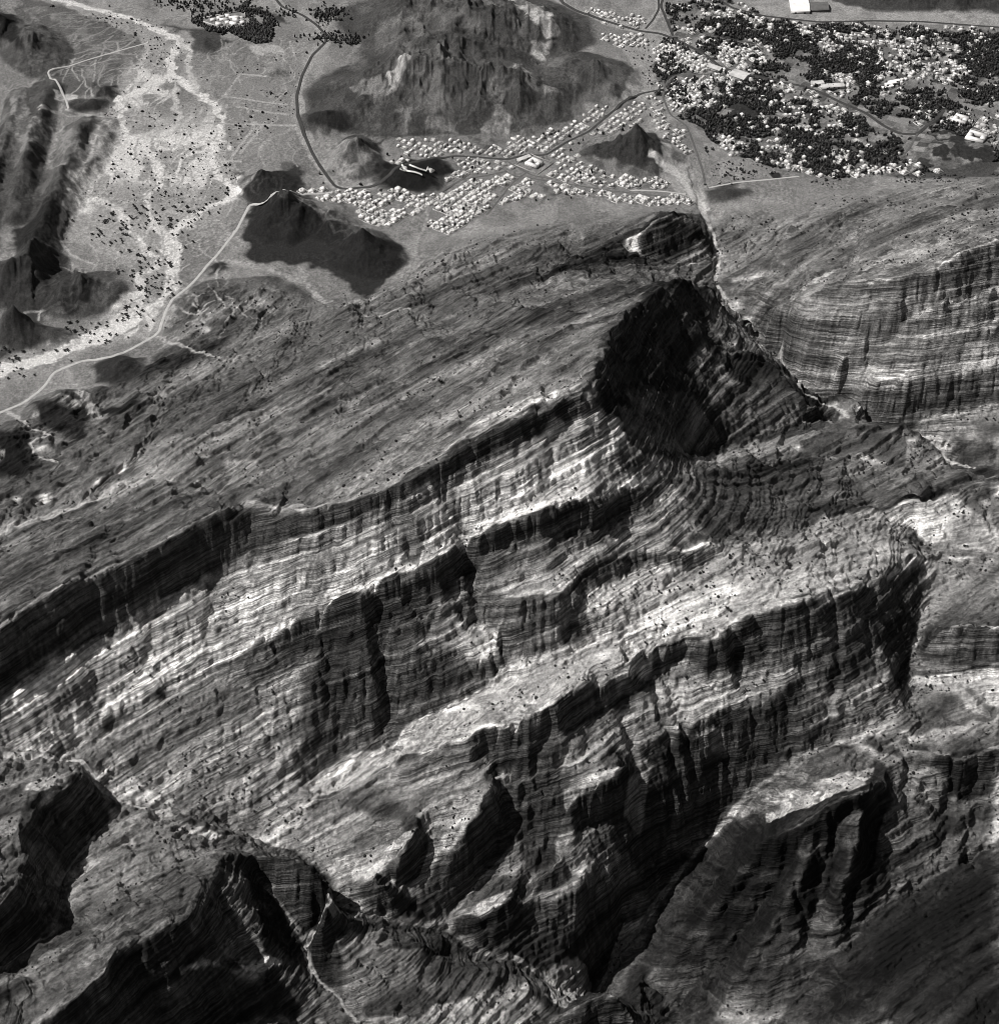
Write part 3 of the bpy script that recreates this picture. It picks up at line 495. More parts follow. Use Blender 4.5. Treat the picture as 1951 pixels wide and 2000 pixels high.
# dark rock of the hills and outcrops
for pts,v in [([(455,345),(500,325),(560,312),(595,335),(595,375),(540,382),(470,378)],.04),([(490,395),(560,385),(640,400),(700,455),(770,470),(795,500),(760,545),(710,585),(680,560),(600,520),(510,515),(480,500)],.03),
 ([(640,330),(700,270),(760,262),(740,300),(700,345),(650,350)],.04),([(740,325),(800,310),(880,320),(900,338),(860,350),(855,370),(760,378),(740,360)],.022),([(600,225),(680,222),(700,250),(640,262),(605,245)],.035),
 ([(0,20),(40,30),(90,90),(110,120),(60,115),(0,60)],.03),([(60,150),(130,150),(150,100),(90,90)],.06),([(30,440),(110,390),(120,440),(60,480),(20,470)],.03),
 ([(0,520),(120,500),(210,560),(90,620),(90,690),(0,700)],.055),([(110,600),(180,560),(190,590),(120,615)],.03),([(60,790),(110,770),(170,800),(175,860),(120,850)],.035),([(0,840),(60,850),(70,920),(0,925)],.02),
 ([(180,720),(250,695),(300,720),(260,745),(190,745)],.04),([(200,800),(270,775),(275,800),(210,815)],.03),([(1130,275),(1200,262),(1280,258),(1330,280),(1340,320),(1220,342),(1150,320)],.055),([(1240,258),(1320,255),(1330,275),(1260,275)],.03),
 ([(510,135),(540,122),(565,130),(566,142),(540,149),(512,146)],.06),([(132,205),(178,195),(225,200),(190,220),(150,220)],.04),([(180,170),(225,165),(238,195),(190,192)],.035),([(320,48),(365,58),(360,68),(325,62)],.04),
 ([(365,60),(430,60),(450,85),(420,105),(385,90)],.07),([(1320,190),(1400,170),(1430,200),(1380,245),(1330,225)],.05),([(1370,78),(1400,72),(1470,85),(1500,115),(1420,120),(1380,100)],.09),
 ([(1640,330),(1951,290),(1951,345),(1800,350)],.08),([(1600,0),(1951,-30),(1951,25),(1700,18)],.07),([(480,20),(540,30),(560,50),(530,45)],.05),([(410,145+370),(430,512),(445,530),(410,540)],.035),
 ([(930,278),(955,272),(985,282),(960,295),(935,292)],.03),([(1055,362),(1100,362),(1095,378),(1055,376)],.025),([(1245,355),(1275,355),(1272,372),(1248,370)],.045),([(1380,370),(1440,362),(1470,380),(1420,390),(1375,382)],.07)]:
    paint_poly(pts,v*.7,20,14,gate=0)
# gravel flats and dry beds
paint_poly([(30,-10),(110,8),(210,38),(275,80),(290,100),(240,150),(222,168),(170,188),(100,168),(60,130),(35,60)],.085,12,6)
paint_poly([(110,0),(360,60),(380,80),(345,110),(330,160),(240,200),(225,175),(290,100),(250,60),(120,12)],.25,14,8)
paint_poly([(215,200),(440,240),(470,385),(340,470),(350,620),(130,700),(0,740),(0,700),(120,660),(255,580),(250,520),(130,470),(140,330),(190,260)],.26,16,10)
paint_poly([(150,330),(230,320),(300,330),(310,380),(280,430),(220,430),(140,380)],.24,14,14,strength=.7)
paint_poly([(1195,75),(1290,70),(1300,110),(1270,180),(1290,240),(1340,290),(1350,340),(1300,330),(1280,260),(1215,190),(1240,130)],.25,8,6)
paint_poly([(1280,300),(1340,320),(1380,390),(1360,395),(1300,370)],.26,8,6)
paint_poly([(1330,0),(1620,0),(1700,22),(1951,30),(1951,52),(1620,44),(1500,34),(1420,12)],.26,6,6)
paint_poly([(620,260),(660,290),(740,300),(700,345),(640,350),(610,300)],.2,14,8)
paint_poly([(480,110),(600,100),(590,150),(570,330),(470,380),(440,300),(440,200)],.18,14,8)
WADI=[([(60,-20),(110,0),(206,22),(257,37),(323,66),(353,80),(331,121),(338,147)],15,.4),([(338,147),(386,184),(415,206),(437,235),(423,272),(412,316),(426,342),(452,368),(463,379)],16,.42),
 ([(463,379),(434,393),(390,415),(353,441),(335,463),(350,490),(338,524),(331,571),(305,597),(261,623)],18,.42),([(261,623),(206,652),(147,678),(85,704),(0,726),(-120,750)],44,.42),
 ([(331,147),(316,158),(272,180),(239,191),(232,206),(239,239),(250,265),(283,290),(305,312),(316,353),(294,379)],14,.4),([(294,379),(287,404),(305,441),(331,467),(334,500),(338,524)],12,.36),
 ([(342,173),(342,206),(352,230),(345,254),(316,265),(290,283)],8,.3),([(143,375),(191,390),(235,415),(265,460),(287,493),(312,505),(305,527),(272,538),(279,571),(272,604),(261,623)],11,.36),
 ([(353,80),(372,100),(370,140),(386,184)],9,.3),([(423,272),(400,262),(345,254)],5,.24),([(160,330),(150,370),(130,400),(115,460),(140,500),(190,520)],5,.24),([(640,590),(600,560),(560,540),(500,520),(440,510)],9,.2),
 ([(310,660),(350,675),(400,690),(430,700)],6,.2),([(130,720),(150,755),(170,790),(200,815)],10,.2),([(20,805),(60,840),(100,850),(60,870),(70,890),(110,905)],5,.24),
 ([(0,1042),(60,1020),(120,1000),(240,942),(300,935)],9,.24),([(810,500),(815,470),(835,430),(830,400)],6,.2),([(680,610),(740,620),(800,605)],4,.2),
 ([(1275,300),(1330,345),(1355,385),(1373,413)],16,.3),([(1373,413),(1394,467),(1402,497),(1403,530),(1394,547),(1411,581),(1440,618)],5,.26)]
for pts,w,v in WADI: paint_line(pts,w*.85,v*1.25,7 if w>6 else 4,7 if w>6 else 3,1)
for pts in ([(1461,644),(1485,678),(1520,694),(1545,732),(1562,758),(1592,781),(1625,793),(1655,814)],[(1819,867),(1840,888),(1853,905),(1900,915)]): paint_line(pts,5,.3,3,3,1)
for pts,w,v in (([(0,1472),(48,1477),(99,1481),(140,1485),(169,1499),(191,1532),(224,1558),(250,1571),(287,1578),(331,1580)],5.5,.32),([(643,1742),(651,1786),(610,1826),(596,1856),(610,1896),(632,1929),(662,1951),(700,2000)],4,.24),([(651,1786),(692,1788),(747,1793)],3,.2),([(110,1728),(140,1690),(184,1634)],4,.3),([(1181,1915),(1203,1867),(1240,1826),(1298,1739)],4,.16),([(1090,1940),(1060,1910),(1000,1870)],5,.22)):
    paint_line(pts,w,v,3,2,1)
s,m=poly_mask([(230,90),(360,80),(440,200),(440,240),(470,385),(440,420),(350,470),(350,560),(300,640),(130,710),(0,760),(-60,760),(0,690),(200,620),(262,560),(270,510),(200,470),(130,430),(150,330),(240,280),(225,190)],16,12)
xx=FX[s]+26*vnoise(FX[s]/80,FY[s]/80,171); yy=FY[s]+30*vnoise(FX[s]/90,FY[s]/90,172)
bd=np.maximum(ridged(xx/75,yy/230,3,173),ridged(xx/40,yy/130,3,175)*.93); bd=sstep(.36,.6,bd)*m*sstep(-.55,.2,vnoise(FX[s]/130,FY[s]/170,174))
ALB[s]=ALB[s]*(1-.9*bd)+.5*.9*bd*(1+.15*vnoise(FX[s]/6,FY[s]/6,176))
# faint channels and wheel tracks on the flats
rr=random.Random(5)
for k in range(330):
    x,y=rr.uniform(90,570),rr.uniform(70,620)
    if x>470 and y>390: continue
    a=rr.gauss(1.9,.5); P=[(x,y)]
    for q in range(rr.randint(4,9)):
        a+=rr.gauss(0,.35); x+=math.cos(a)*9; y+=math.sin(a)*6; P.append((x,y))
    paint_line(P,2.5,rr.uniform(.22,.32),2,1,0,.75)
for k in range(60):
    x,y=rr.uniform(90,270),rr.uniform(20,150); P=[(x,y)]; a=rr.gauss(-.35,.15)
    for q in range(7):
        a+=rr.gauss(0,.15); x-=math.cos(a)*9; y-=math.sin(a)*6; P.append((x,y))
    paint_line(P,2.5,.2,2,1,0,.5)
for P in ([(435,188),(480,195),(520,200),(560,205)],[(465,210),(520,220),(560,225)],[(448,315),(495,252),(500,240)],[(448,315),(470,318)],[(470,300),(520,240)],[(440,185),(470,145),(520,150)],[(130,215),(160,224),(230,232),(300,240),(420,243),(575,246)],[(640,430),(655,455),(680,450),(690,440)],[(720,440),(735,465),(760,470)]):
    paint_line(P,5,.3,2,1)
# settled ground
paint_poly([(565,372),(700,362),(760,375),(860,378),(900,345),(880,320),(780,290),(760,268),(930,265),(1010,262),(1100,240),(1180,185),(1270,200),(1260,260),(1100,300),(1300,350),(1345,400),(1200,400),(1110,375),(1000,395),(930,430),(880,462),(835,455),(840,390),(800,430),(760,450),(640,430)],.15,8,5)
OASIS=[(1290,-40),(1400,-5),(1500,35),(1620,50),(2000,62),(2000,300),(1860,330),(1700,345),(1560,340),(1420,300),(1360,250),(1300,190),(1270,130),(1310,90)]
paint_poly(OASIS,.17,8,5)
for P,v in (([(1690,160),(1720,155),(1730,170),(1700,175)],.13),([(1850,150),(1885,150),(1890,162),(1860,165)],.25),([(1885,245),(1920,245),(1915,262),(1890,262)],.22),([(1420,120),(1495,115),(1500,135),(1440,140)],.12),([(1575,150),(1600,155),(1595,165),(1570,160)],.2),([(1500,340),(1520,338),(1528,348),(1510,350)],.02),([(1015,325),(1060,310),(1090,320),(1080,345),(1040,345)],.2),([(940,330),(975,325),(970,345),(945,345)],.2)):
    paint_poly(P,v,2,0)
def grove(x,y):
    dn=np.zeros(np.shape(x),bool)
    for p in DG: dn|=inpoly(x+14*vnoise(x/40,y/40,131),y+22*vnoise(x/40,y/60,132),p)
    f1=fbm(x/62,y/70,4,133); f2=fbm(x/19,y/21,2,134); og=inpoly(x+26*vnoise(x/45,y/45,136),y+34*vnoise(x/50,y/50,137),OG)
    return np.where(dn,sstep(-.22,-.1,f1+.85*f2),sstep(.14,.26,f1+.7*f2))*og
def z0(px,py):
    px=np.asarray(px,float);py=np.asarray(py,float)
    a=(px-975.5)/FP; u=(1000-py)/FP; b=math.cos(PITCH)+u*math.sin(PITCH); c=-math.sin(PITCH)+u*math.cos(PITCH); t=-H/c
    return a*t,b*t
def toground(poly): x,y=z0([p[0] for p in poly],[p[1] for p in poly]); return list(zip(x,y))
DENSE=[[(1430,50),(1560,42),(1620,75),(1700,92),(1735,110),(1740,150),(1620,135),(1560,108),(1500,85),(1440,72)],[(1372,222),(1400,205),(1440,170),(1500,190),(1560,215),(1600,238),(1680,250),(1745,290),(1720,325),(1640,335),(1560,325),(1480,300),(1410,285),(1375,250)],
 [(1830,60),(1960,60),(1960,115),(1850,95)],[(1880,150),(1960,155),(1960,205),(1885,190)],[(1300,5),(1340,14),(1420,48),(1405,56),(1345,40),(1305,25)],[(1335,-10),(1400,-5),(1445,20),(1435,28),(1340,8)],
 [(1595,328),(1640,322),(1725,318),(1740,335),(1680,345),(1625,350)],[(1770,190),(1850,195),(1860,215),(1800,222),(1770,210)],[(1130,-15),(1262,-15),(1265,12),(1235,20),(1150,10)],[(1765,55),(1830,60),(1820,80),(1760,75)],[(1310,185),(1300,150),(1290,130),(1275,150),(1295,150)],[(1880,105),(1960,110),(1960,150),(1890,145)],[(1560,47),(1645,52),(1640,68),(1565,60)],[(1700,120),(1800,118),(1810,140),(1720,150)]]
OG=toground(OASIS); DG=[toground(p) for p in DENSE]
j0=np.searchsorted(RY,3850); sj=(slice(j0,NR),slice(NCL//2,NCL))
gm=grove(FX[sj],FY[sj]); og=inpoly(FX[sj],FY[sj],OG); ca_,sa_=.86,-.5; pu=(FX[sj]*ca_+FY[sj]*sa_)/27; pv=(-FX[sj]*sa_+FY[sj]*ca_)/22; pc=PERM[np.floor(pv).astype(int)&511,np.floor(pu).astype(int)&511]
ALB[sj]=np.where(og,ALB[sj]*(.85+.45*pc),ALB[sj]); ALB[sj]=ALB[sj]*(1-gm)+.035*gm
ALB=ALB*(1+.3*np.clip(vnoise(FX/5,FY/6,138)*vnoise(FX/60,FY/60,139)*2,-.6,.6)); ALB=np.clip(ALB,.012,.56); cw=np.maximum(MTf,.6*HMf); ALB=ALB*(1-cw)+cw*.17*(ALB/.17)**1.3
tick('paint')
# ------------------------------------------------------------------ materials
def newmat(name):
    m=bpy.data.materials.new(name); m.use_nodes=True; nt=m.node_tree; p=nt.nodes['Principled BSDF']
    p.inputs['Roughness'].default_value=.95; p.inputs['Specular IOR Level'].default_value=.15
    return m,nt,p
TINT=(1.0,.978,.96)
def terrain_mat():
    m,nt,p=newmat('rock_and_gravel'); N=nt.nodes; L=nt.links
    def attr(n):
        a=N.new('ShaderNodeAttribute'); a.attribute_name=n; return a.outputs['Fac']
    def math_(op,a,b=None,c=None):
        q=N.new('ShaderNodeMath'); q.operation=op
        for i,v in enumerate((a,b,c)):
            if v is None: continue
            if isinstance(v,(int,float)): q.inputs[i].default_value=v
            else: L.new(v,q.inputs[i])
        return q.outputs[0]
    geo=N.new('ShaderNodeNewGeometry'); sep=N.new('ShaderNodeSeparateXYZ'); L.new(geo.outputs['Position'],sep.inputs[0])
    s=attr('bed'); mt=attr('rock')
    def noise(vec,scale,detail,rough=.5):
        n=N.new('ShaderNodeTexNoise'); n.inputs['Scale'].default_value=scale; n.inputs['Detail'].default_value=detail; n.inputs['Roughness'].default_value=rough
        L.new(vec,n.inputs['Vector']); return n.outputs['Fac']
    cmb=N.new('ShaderNodeCombineXYZ'); L.new(math_('MULTIPLY',sep.outputs[0],.010),cmb.inputs[0]); L.new(math_('MULTIPLY',sep.outputs[1],.010),cmb.inputs[1]); L.new(math_('MULTIPLY',s,.16),cmb.inputs[2])
    st=noise(cmb.outputs[0],1.0,5,.62)
    cm2=N.new('ShaderNodeCombineXYZ'); L.new(math_('MULTIPLY',sep.outputs[0],.09),cm2.inputs[0]); L.new(math_('MULTIPLY',sep.outputs[1],.09),cm2.inputs[1]); L.new(math_('MULTIPLY',sep.outputs[2],.012),cm2.inputs[2])
    vj=noise(cm2.outputs[0],1.0,4,.6)
    gr=noise(geo.outputs['Position'],.22,3,.7)
    gr2=noise(geo.outputs['Position'],.9,2,.6)
    def mr(v,a,b,c,d):
        q=N.new('ShaderNodeMapRange'); L.new(v,q.inputs[0])
        for i,x in enumerate((a,b,c,d)): q.inputs[i+1].default_value=x
        return q.outputs[0]
    cm3=N.new('ShaderNodeCombineXYZ'); L.new(math_('MULTIPLY',sep.outputs[0],.022),cm3.inputs[0]); L.new(math_('MULTIPLY',sep.outputs[1],.022),cm3.inputs[1]); L.new(math_('MULTIPLY',s,.42),cm3.inputs[2])
    st2=noise(cm3.outputs[0],1.0,3,.6)
    fs=math_('MULTIPLY',math_('MULTIPLY',mr(st,.40,.60,.5,1.45),math_('ADD',1,math_('MULTIPLY',math_('SUBTRACT',mr(st2,.40,.58,.45,1.3),1),mr(noise(geo.outputs['Position'],.009,3),.42,.6,.1,1.0)))),mr(vj,.3,.7,.7,1.3))
    fs=math_('ADD',math_('MULTIPLY',math_('SUBTRACT',fs,1),mt),1)
    fg=math_('MULTIPLY',mr(gr,.3,.7,.65,1.35),mr(gr2,.3,.7,.62,1.38))
    v=math_('MULTIPLY',math_('MULTIPLY',attr('albedo'),fs),fg)
    col=N.new('ShaderNodeCombineColor')
    for i in range(3): L.new(math_('MULTIPLY',v,TINT[i]),col.inputs[i])
    L.new(col.outputs[0],p.inputs['Base Color'])
    hgt=math_('ADD',math_('ADD',math_('MULTIPLY',math_('MULTIPLY',math_('ADD',st,math_('MULTIPLY',st2,.4)),mt),6.0),math_('MULTIPLY',math_('MULTIPLY',vj,mt),3.0)),math_('ADD',math_('MULTIPLY',gr,1.8),math_('MULTIPLY',gr2,.6)))
    b=N.new('ShaderNodeBump'); b.inputs['Strength'].default_value=.8; b.inputs['Distance'].default_value=1.0
    L.new(hgt,b.inputs['Height']); L.new(b.outputs[0],p.inputs['Normal'])
    return m
def simple(name,v,var=.15,scale=.2,rough=.9,tint=TINT):
    m,nt,p=newmat(name); N=nt.nodes; L=nt.links
    p.inputs['Roughness'].default_value=rough
    g=N.new('ShaderNodeNewGeometry'); n=N.new('ShaderNodeTexNoise'); n.inputs['Scale'].default_value=scale; n.inputs['Detail'].default_value=4
    L.new(g.outputs['Position'],n.inputs['Vector'])
    r=N.new('ShaderNodeValToRGB'); L.new(n.outputs['Fac'],r.inputs[0])
    r.color_ramp.elements[0].position=.3; r.color_ramp.elements[1].position=.7
    r.color_ramp.elements[0].color=tuple(v*(1-var)*t for t in tint)+(1,); r.color_ramp.elements[1].color=tuple(min(1,v*(1+var)*t) for t in tint)+(1,)
    L.new(r.outputs[0],p.inputs['Base Color']); return m
M_T=terrain_mat()
M_WALL=simple('limewashed_wall',.62,.2,.05); M_WALL2=simple('sand_render_wall',.42,.25,.05); M_ROOF=simple('white_roof',.78,.14,.06); M_ROOF2=simple('weathered_roof',.5,.25,.08)
M_GREY=simple('grey_metal_roof',.12,.2,.1); M_ROAD=simple('asphalt',.05,.2,.1); M_TRK=simple('graded_dirt',.40,.15,.2)
M_LEAF=simple('dark_foliage',.022,.4,.3); M_LEAF2=simple('acacia_foliage',.03,.4,.5); M_BARK=simple('bark',.07,.2,1)
# ------------------------------------------------------------------ ground objects
def mesh_from(name,co,faces,n=4):
    me=bpy.data.meshes.new(name); me.vertices.add(len(co)); me.vertices.foreach_set('co',np.asarray(co,np.float32).ravel())
    f=np.asarray(faces,np.int32); me.loops.add(f.size); me.loops.foreach_set('vertex_index',f.ravel())
    me.polygons.add(len(f)); me.polygons.foreach_set('loop_start',np.arange(0,f.size,f.shape[1],dtype=np.int32)); me.update(calc_edges=True); return me
def ob(name,me,mat=None,parent=None):
    o=bpy.data.objects.new(name,me); COL.objects.link(o)
    if mat is not None: me.materials.append(mat)
    if parent: o.parent=parent
    return o
NNX=NCL; cls=np.zeros((NR,NCL),np.int8)
cls[HMf>.35]=2; cls[BEDM>.5]=1; cls[(MTf>.5)&(BEDM<=.5)]=3
idx=np.arange(NR*NCL,dtype=np.int32).reshape(NR,NCL)
Q=np.stack([idx[:-1,:-1],idx[:-1,1:],idx[1:,1:],idx[1:,:-1]],-1).reshape(-1,4)
fc=cls[:-1,:-1].ravel(); CO=np.stack([FX,FY,FZ],-1).reshape(-1,3)
SF=FZ-BF
for k,nm in ((0,'gravel_plain'),(1,'dry_riverbed'),(2,'hills'),(3,'mountain')):
    q=Q[fc==k]; u,inv=np.unique(q,return_inverse=True); inv=inv.reshape(-1,4)
    me=mesh_from(nm,CO[u],inv)
    for an,arr in (('albedo',ALB),('bed',SF),('rock',MTf*(1-.8*BEDM)*(.4+.6*sstep(.25,.75,SLf)))):
        a=me.attributes.new(an,'FLOAT','POINT'); a.data.foreach_set('value',arr.ravel()[u].astype(np.float32))
    o=ob(nm,me,M_T); o['kind']='structure'
    me.polygons.foreach_set('use_smooth',np.ones(len(q),bool))
tick('ground meshes')
# roads: ribbons draped on the ground
def ribbon(P,w,lift):
    P=np.array(P); seg=np.hypot(*(np.diff(P,axis=0).T)); s=np.r_[0,np.cumsum(seg)]; t=np.arange(0,s[-1],4.0)
    # smooth
    x=np.interp(t,s,P[:,0]); y=np.interp(t,s,P[:,1])
    k=np.hanning(13); k/=k.sum(); pad=6
    xs=np.convolve(np.pad(x,pad,mode='reflect',reflect_type='odd'),k,'valid'); ys=np.convolve(np.pad(y,pad,mode='reflect',reflect_type='odd'),k,'valid')
    tx=np.gradient(xs); ty=np.gradient(ys); n=np.hypot(tx,ty)+1e-9; nx_,ny_=-ty/n,tx/n
    co=[]
    offs=np.linspace(-w/2,w/2,5); zz=np.max([gh(xs+nx_*o_,ys+ny_*o_) for o_ in np.linspace(-w/2-1,w/2+1,7)],axis=0)
    zz=np.maximum(zz,np.maximum(np.roll(zz,1),np.roll(zz,-1)))+lift
    for o_ in offs: co.append(np.stack([xs+nx_*o_,ys+ny_*o_,zz],-1))
    sk=[np.stack([xs+nx_*o_,ys+ny_*o_,zz-2.5],-1) for o_ in (-w/2-1.5,w/2+1.5)]
    co=[sk[0]]+co+[sk[1]]
    co=np.stack(co,1); m=co.shape[1]; n_=len(xs); ii=np.arange(n_*m).reshape(n_,m)
    f=np.stack([ii[:-1,:-1],ii[1:,:-1],ii[1:,1:],ii[:-1,1:]],-1).reshape(-1,4)[:,::-1]
    return co.reshape(-1,3),f
def road(name,pts,w,mat,lift=.25):
    co,f=ribbon(gp(pts),w,lift); o=ob(name,mesh_from(name,co,f),mat); o['kind']='structure'; return o
M_STREET=simple('dusty_street',.10,.2,.1)
for i_,(pts,w) in enumerate(ROADS): road('road',pts,w*.8,M_ROAD if i_<6 else M_STREET)
for pts,w in TRACKS: road('dirt_track',pts,w,M_TRK,.2)
tick('roads')
# ------------------------------------------------------------------ planted and built things
RS=np.random.RandomState(11); R=random.Random(12)
def tagp(o,label=None,cat=None,group=None,kind=None):
    if label: o['label']=label
    if cat: o['category']=cat
    if group: o['group']=group
    if kind: o['kind']=kind
ICO_V=None
def ico():
    import bmesh
    bm=bmesh.new(); bmesh.ops.create_icosphere(bm,subdivisions=1,radius=1)
    v=np.array([q.co[:] for q in bm.verts]); f=np.array([[w.index for w in q.verts] for q in bm.faces]); bm.free(); return v,f
IV,IF=ico()
def blobs(P,Rad,Hgt,jit=.3,sink=.35):
    n=len(P); nv=len(IV); co=IV[None]*(1+jit*RS.randn(n,nv,1)); co=np.repeat(co,1,0)*np.stack([Rad,Rad*RS.uniform(.8,1.2,n),Hgt],-1)[:,None]
    co[:,:,:2]+=P[:,None,:2]; co[:,:,2]+=P[:,None,2]+(Hgt*(1-sink))[:,None]
    f=(IF[None]+(np.arange(n)*nv)[:,None,None]).reshape(-1,3); return co.reshape(-1,3),f
def inP(x,y,poly): return inpoly(np.asarray(x,float),np.asarray(y,float),[(float(a),float(b)) for a,b in poly])
RD=[gp(p) for p,w in ROADS+TRACKS]
def roaddist(x,y):
    d=np.full(np.shape(x),1e9)
    for P in RD: d=np.minimum(d,segdist(np.asarray(x,float),np.asarray(y,float),P)[0])
    return d
def samp(A,x,y):
    v=np.interp(y,RY,np.arange(NR)); j=np.clip(np.round(v).astype(int),0,NR-1); hw=np.interp(y,RY,HW); i=np.clip(np.round((x/hw+1)/2*(NCL-1)).astype(int),0,NCL-1); return A[j,i]
M_LEAF3=simple('olive_foliage',.045,.4,.3); M_LEAF4=simple('dusty_foliage',.09,.4,.3)
# --- palm and orchard groves of the oasis
x=RS.uniform(250,1950,150000); y=RS.uniform(3850,5460,150000)
prob=grove(x,y); m=prob>.3; x,y,prob=x[m],y[m],prob[m]
lx=RS.uniform(250,1900,5200); ly=RS.uniform(3850,5450,5200); mm=inpoly(lx,ly,OG); x=np.r_[x,lx[mm]]; y=np.r_[y,ly[mm]]; prob=np.r_[prob,np.ones(mm.sum())]
GB=toground([(562,374),(760,268),(1180,186),(1262,205),(1350,398),(1000,400),(882,464),(700,440)]); lx=RS.uniform(-500,600,1500); ly=RS.uniform(3500,4700,1500); mm=inpoly(lx,ly,GB)&(fbm(lx/60,ly/60,3,182)>0)&(samp(HMf,lx,ly)<.3); x=np.r_[x,lx[mm]]; y=np.r_[y,ly[mm]]; prob=np.r_[prob,np.ones(mm.sum())]
rd=roaddist(x,y); clear=RS.rand(len(x))<prob
keep=clear&(rd>9)&(samp(HMf,x,y)<.5)&(RS.rand(len(x))<.8); gx_t,gy_t=x[keep],y[keep]
# farm hedge groves
FARM=[([(378,38),(475,17)],7),([(378,38),(410,58),(440,62)],7),([(475,17),(487,2)],6),([(475,17),(500,48)],9),([(478,18),(510,24),(530,40),(532,52)],11),([(440,60),(505,50)],9)]
fx,fy=[],[]
for pts,w in FARM:
    P=toground(pts); d=RS.uniform(0,1,(260,)); 
    for k in range(len(P)-1):
        t=RS.rand(90); fx+=list(P[k][0]+(P[k+1][0]-P[k][0])*t+RS.randn(90)*w*.5); fy+=list(P[k][1]+(P[k+1][1]-P[k][1])*t+RS.randn(90)*w*.9)
BLK=toground([(447,63),(505,50),(530,40),(535,68),(528,82),(500,86),(478,78)]); 
bx=RS.uniform(min(p[0] for p in BLK),max(p[0] for p in BLK),1500); by=RS.uniform(min(p[1] for p in BLK),max(p[1] for p in BLK),1500); m=inpoly(bx,by,BLK)&(fbm(bx/40,by/60,2,135)>-.35); 
for (cx,cy,rx,ry,n) in ((380,10,60,12,150),(640,30,30,14,170),(650,75,40,9,120),(685,83,20,6,60),(560,25,18,8,30)):
    X_,Y_=z0(cx+RS.randn(n)*rx*.6,cy+RS.randn(n)*ry*.6); fx+=list(X_); fy+=list(Y_)
gx_t=np.r_[gx_t,fx,bx[m]]; gy_t=np.r_[gy_t,fy,by[m]]
n=len(gx_t); P=np.stack([gx_t,gy_t,gh(gx_t,gy_t)],-1); co,f=blobs(P,RS.uniform(1.5,3.3,n),RS.uniform(2,5,n),.3,.1)
me=mesh_from('palm_grove',co,f); me.materials.append(M_LEAF); me.materials.append(M_LEAF3); me.materials.append(M_LEAF4); me.polygons.foreach_set('material_index',np.repeat(RS.choice([0,0,0,0,1,1,2],n),len(IF)).astype(np.int32)); o=ob('palm_grove',me); tagp(o,'dark palm and orchard groves spread through the white town','grove',kind='stuff')
tick('groves %d'%n)
# --- trees standing on the dry river beds and flats
def tree_spots():
    out=[]
    for pts,w,v in WADI[:9]:
        P=gp(pts); 
        for a,b in zip(P[:-1],P[1:]):
            L_=math.hypot(b[0]-a[0],b[1]-a[1]); 
            for k in range(int(L_/24)):
                t=R.random(); sgn=R.choice((-1,1)); o_=sgn*(w*.55+abs(R.gauss(0,16)))
                nx_,ny_=-(b[1]-a[1])/L_,(b[0]-a[0])/L_; out.append((a[0]+(b[0]-a[0])*t+nx_*o_,a[1]+(b[1]-a[1])*t+ny_*o_))
    return out
sp=tree_spots()
for poly,n in (([(215,200),(440,240),(470,385),(340,470),(340,600),(240,640),(255,560),(130,470),(140,330)],700),([(110,0),(360,60),(353,110),(240,200),(225,175),(290,100)],300),([(0,640+40),(230,600),(260,640),(150,720),(0,745)],150),([(1200,80),(1290,75),(1310,110),(1270,180),(1240,130)],120),([(1370,90),(1420,80),(1480,90),(1490,112),(1420,118)],160),([(1375,285),(1500,300),(1600,335),(1500,345),(1400,370)],330),([(470,110),(600,100),(580,240),(450,300),(440,200)],170),([(1560,345),(1951,350),(1951,380),(1600,370)],180)):
    G=toground(poly); xs=[p[0] for p in G]; ys=[p[1] for p in G]; x=RS.uniform(min(xs),max(xs),n*2); y=RS.uniform(min(ys),max(ys),n*2); m=inpoly(x,y,G)&(fbm(x/70,y/70,3,141)>-.15); sp+=list(zip(x[m][:n],y[m][:n]))
sp=np.array(sp); m=(roaddist(sp[:,0],sp[:,1])>5)&(samp(HMf,sp[:,0],sp[:,1])<.3); sp=sp[m]
vis=np.abs(sp[:,0])<.2433*np.hypot(sp[:,1],H)*.99; order=np.argsort(np.where(vis,sp[:,1],1e6)); NT=300
big=sp[order[:NT]]; rest=sp[order[NT:]]
P=np.stack([rest[:,0],rest[:,1],gh(rest[:,0],rest[:,1])],-1); n=len(P); rr_=np.clip(np.exp(RS.randn(n)*.5)*1.35,.6,3.8); co,f=blobs(P,rr_,rr_*.8,.25,.3)
o=ob('desert_shrubs',mesh_from('desert_shrubs',co,f),M_LEAF2); tagp(o,'small dark shrubs dotted over the pale flats','shrubs',kind='stuff')
def crown_mesh(seed):
    r_=np.random.RandomState(seed); n=9; P=np.stack([r_.randn(n)*1.5,r_.randn(n)*1.5,3.0+r_.rand(n)*1.2],-1); co,f=blobs(P,r_.uniform(1.4,2.3,n),r_.uniform(.8,1.4,n),.16,.6); return mesh_from('crown',co,f)
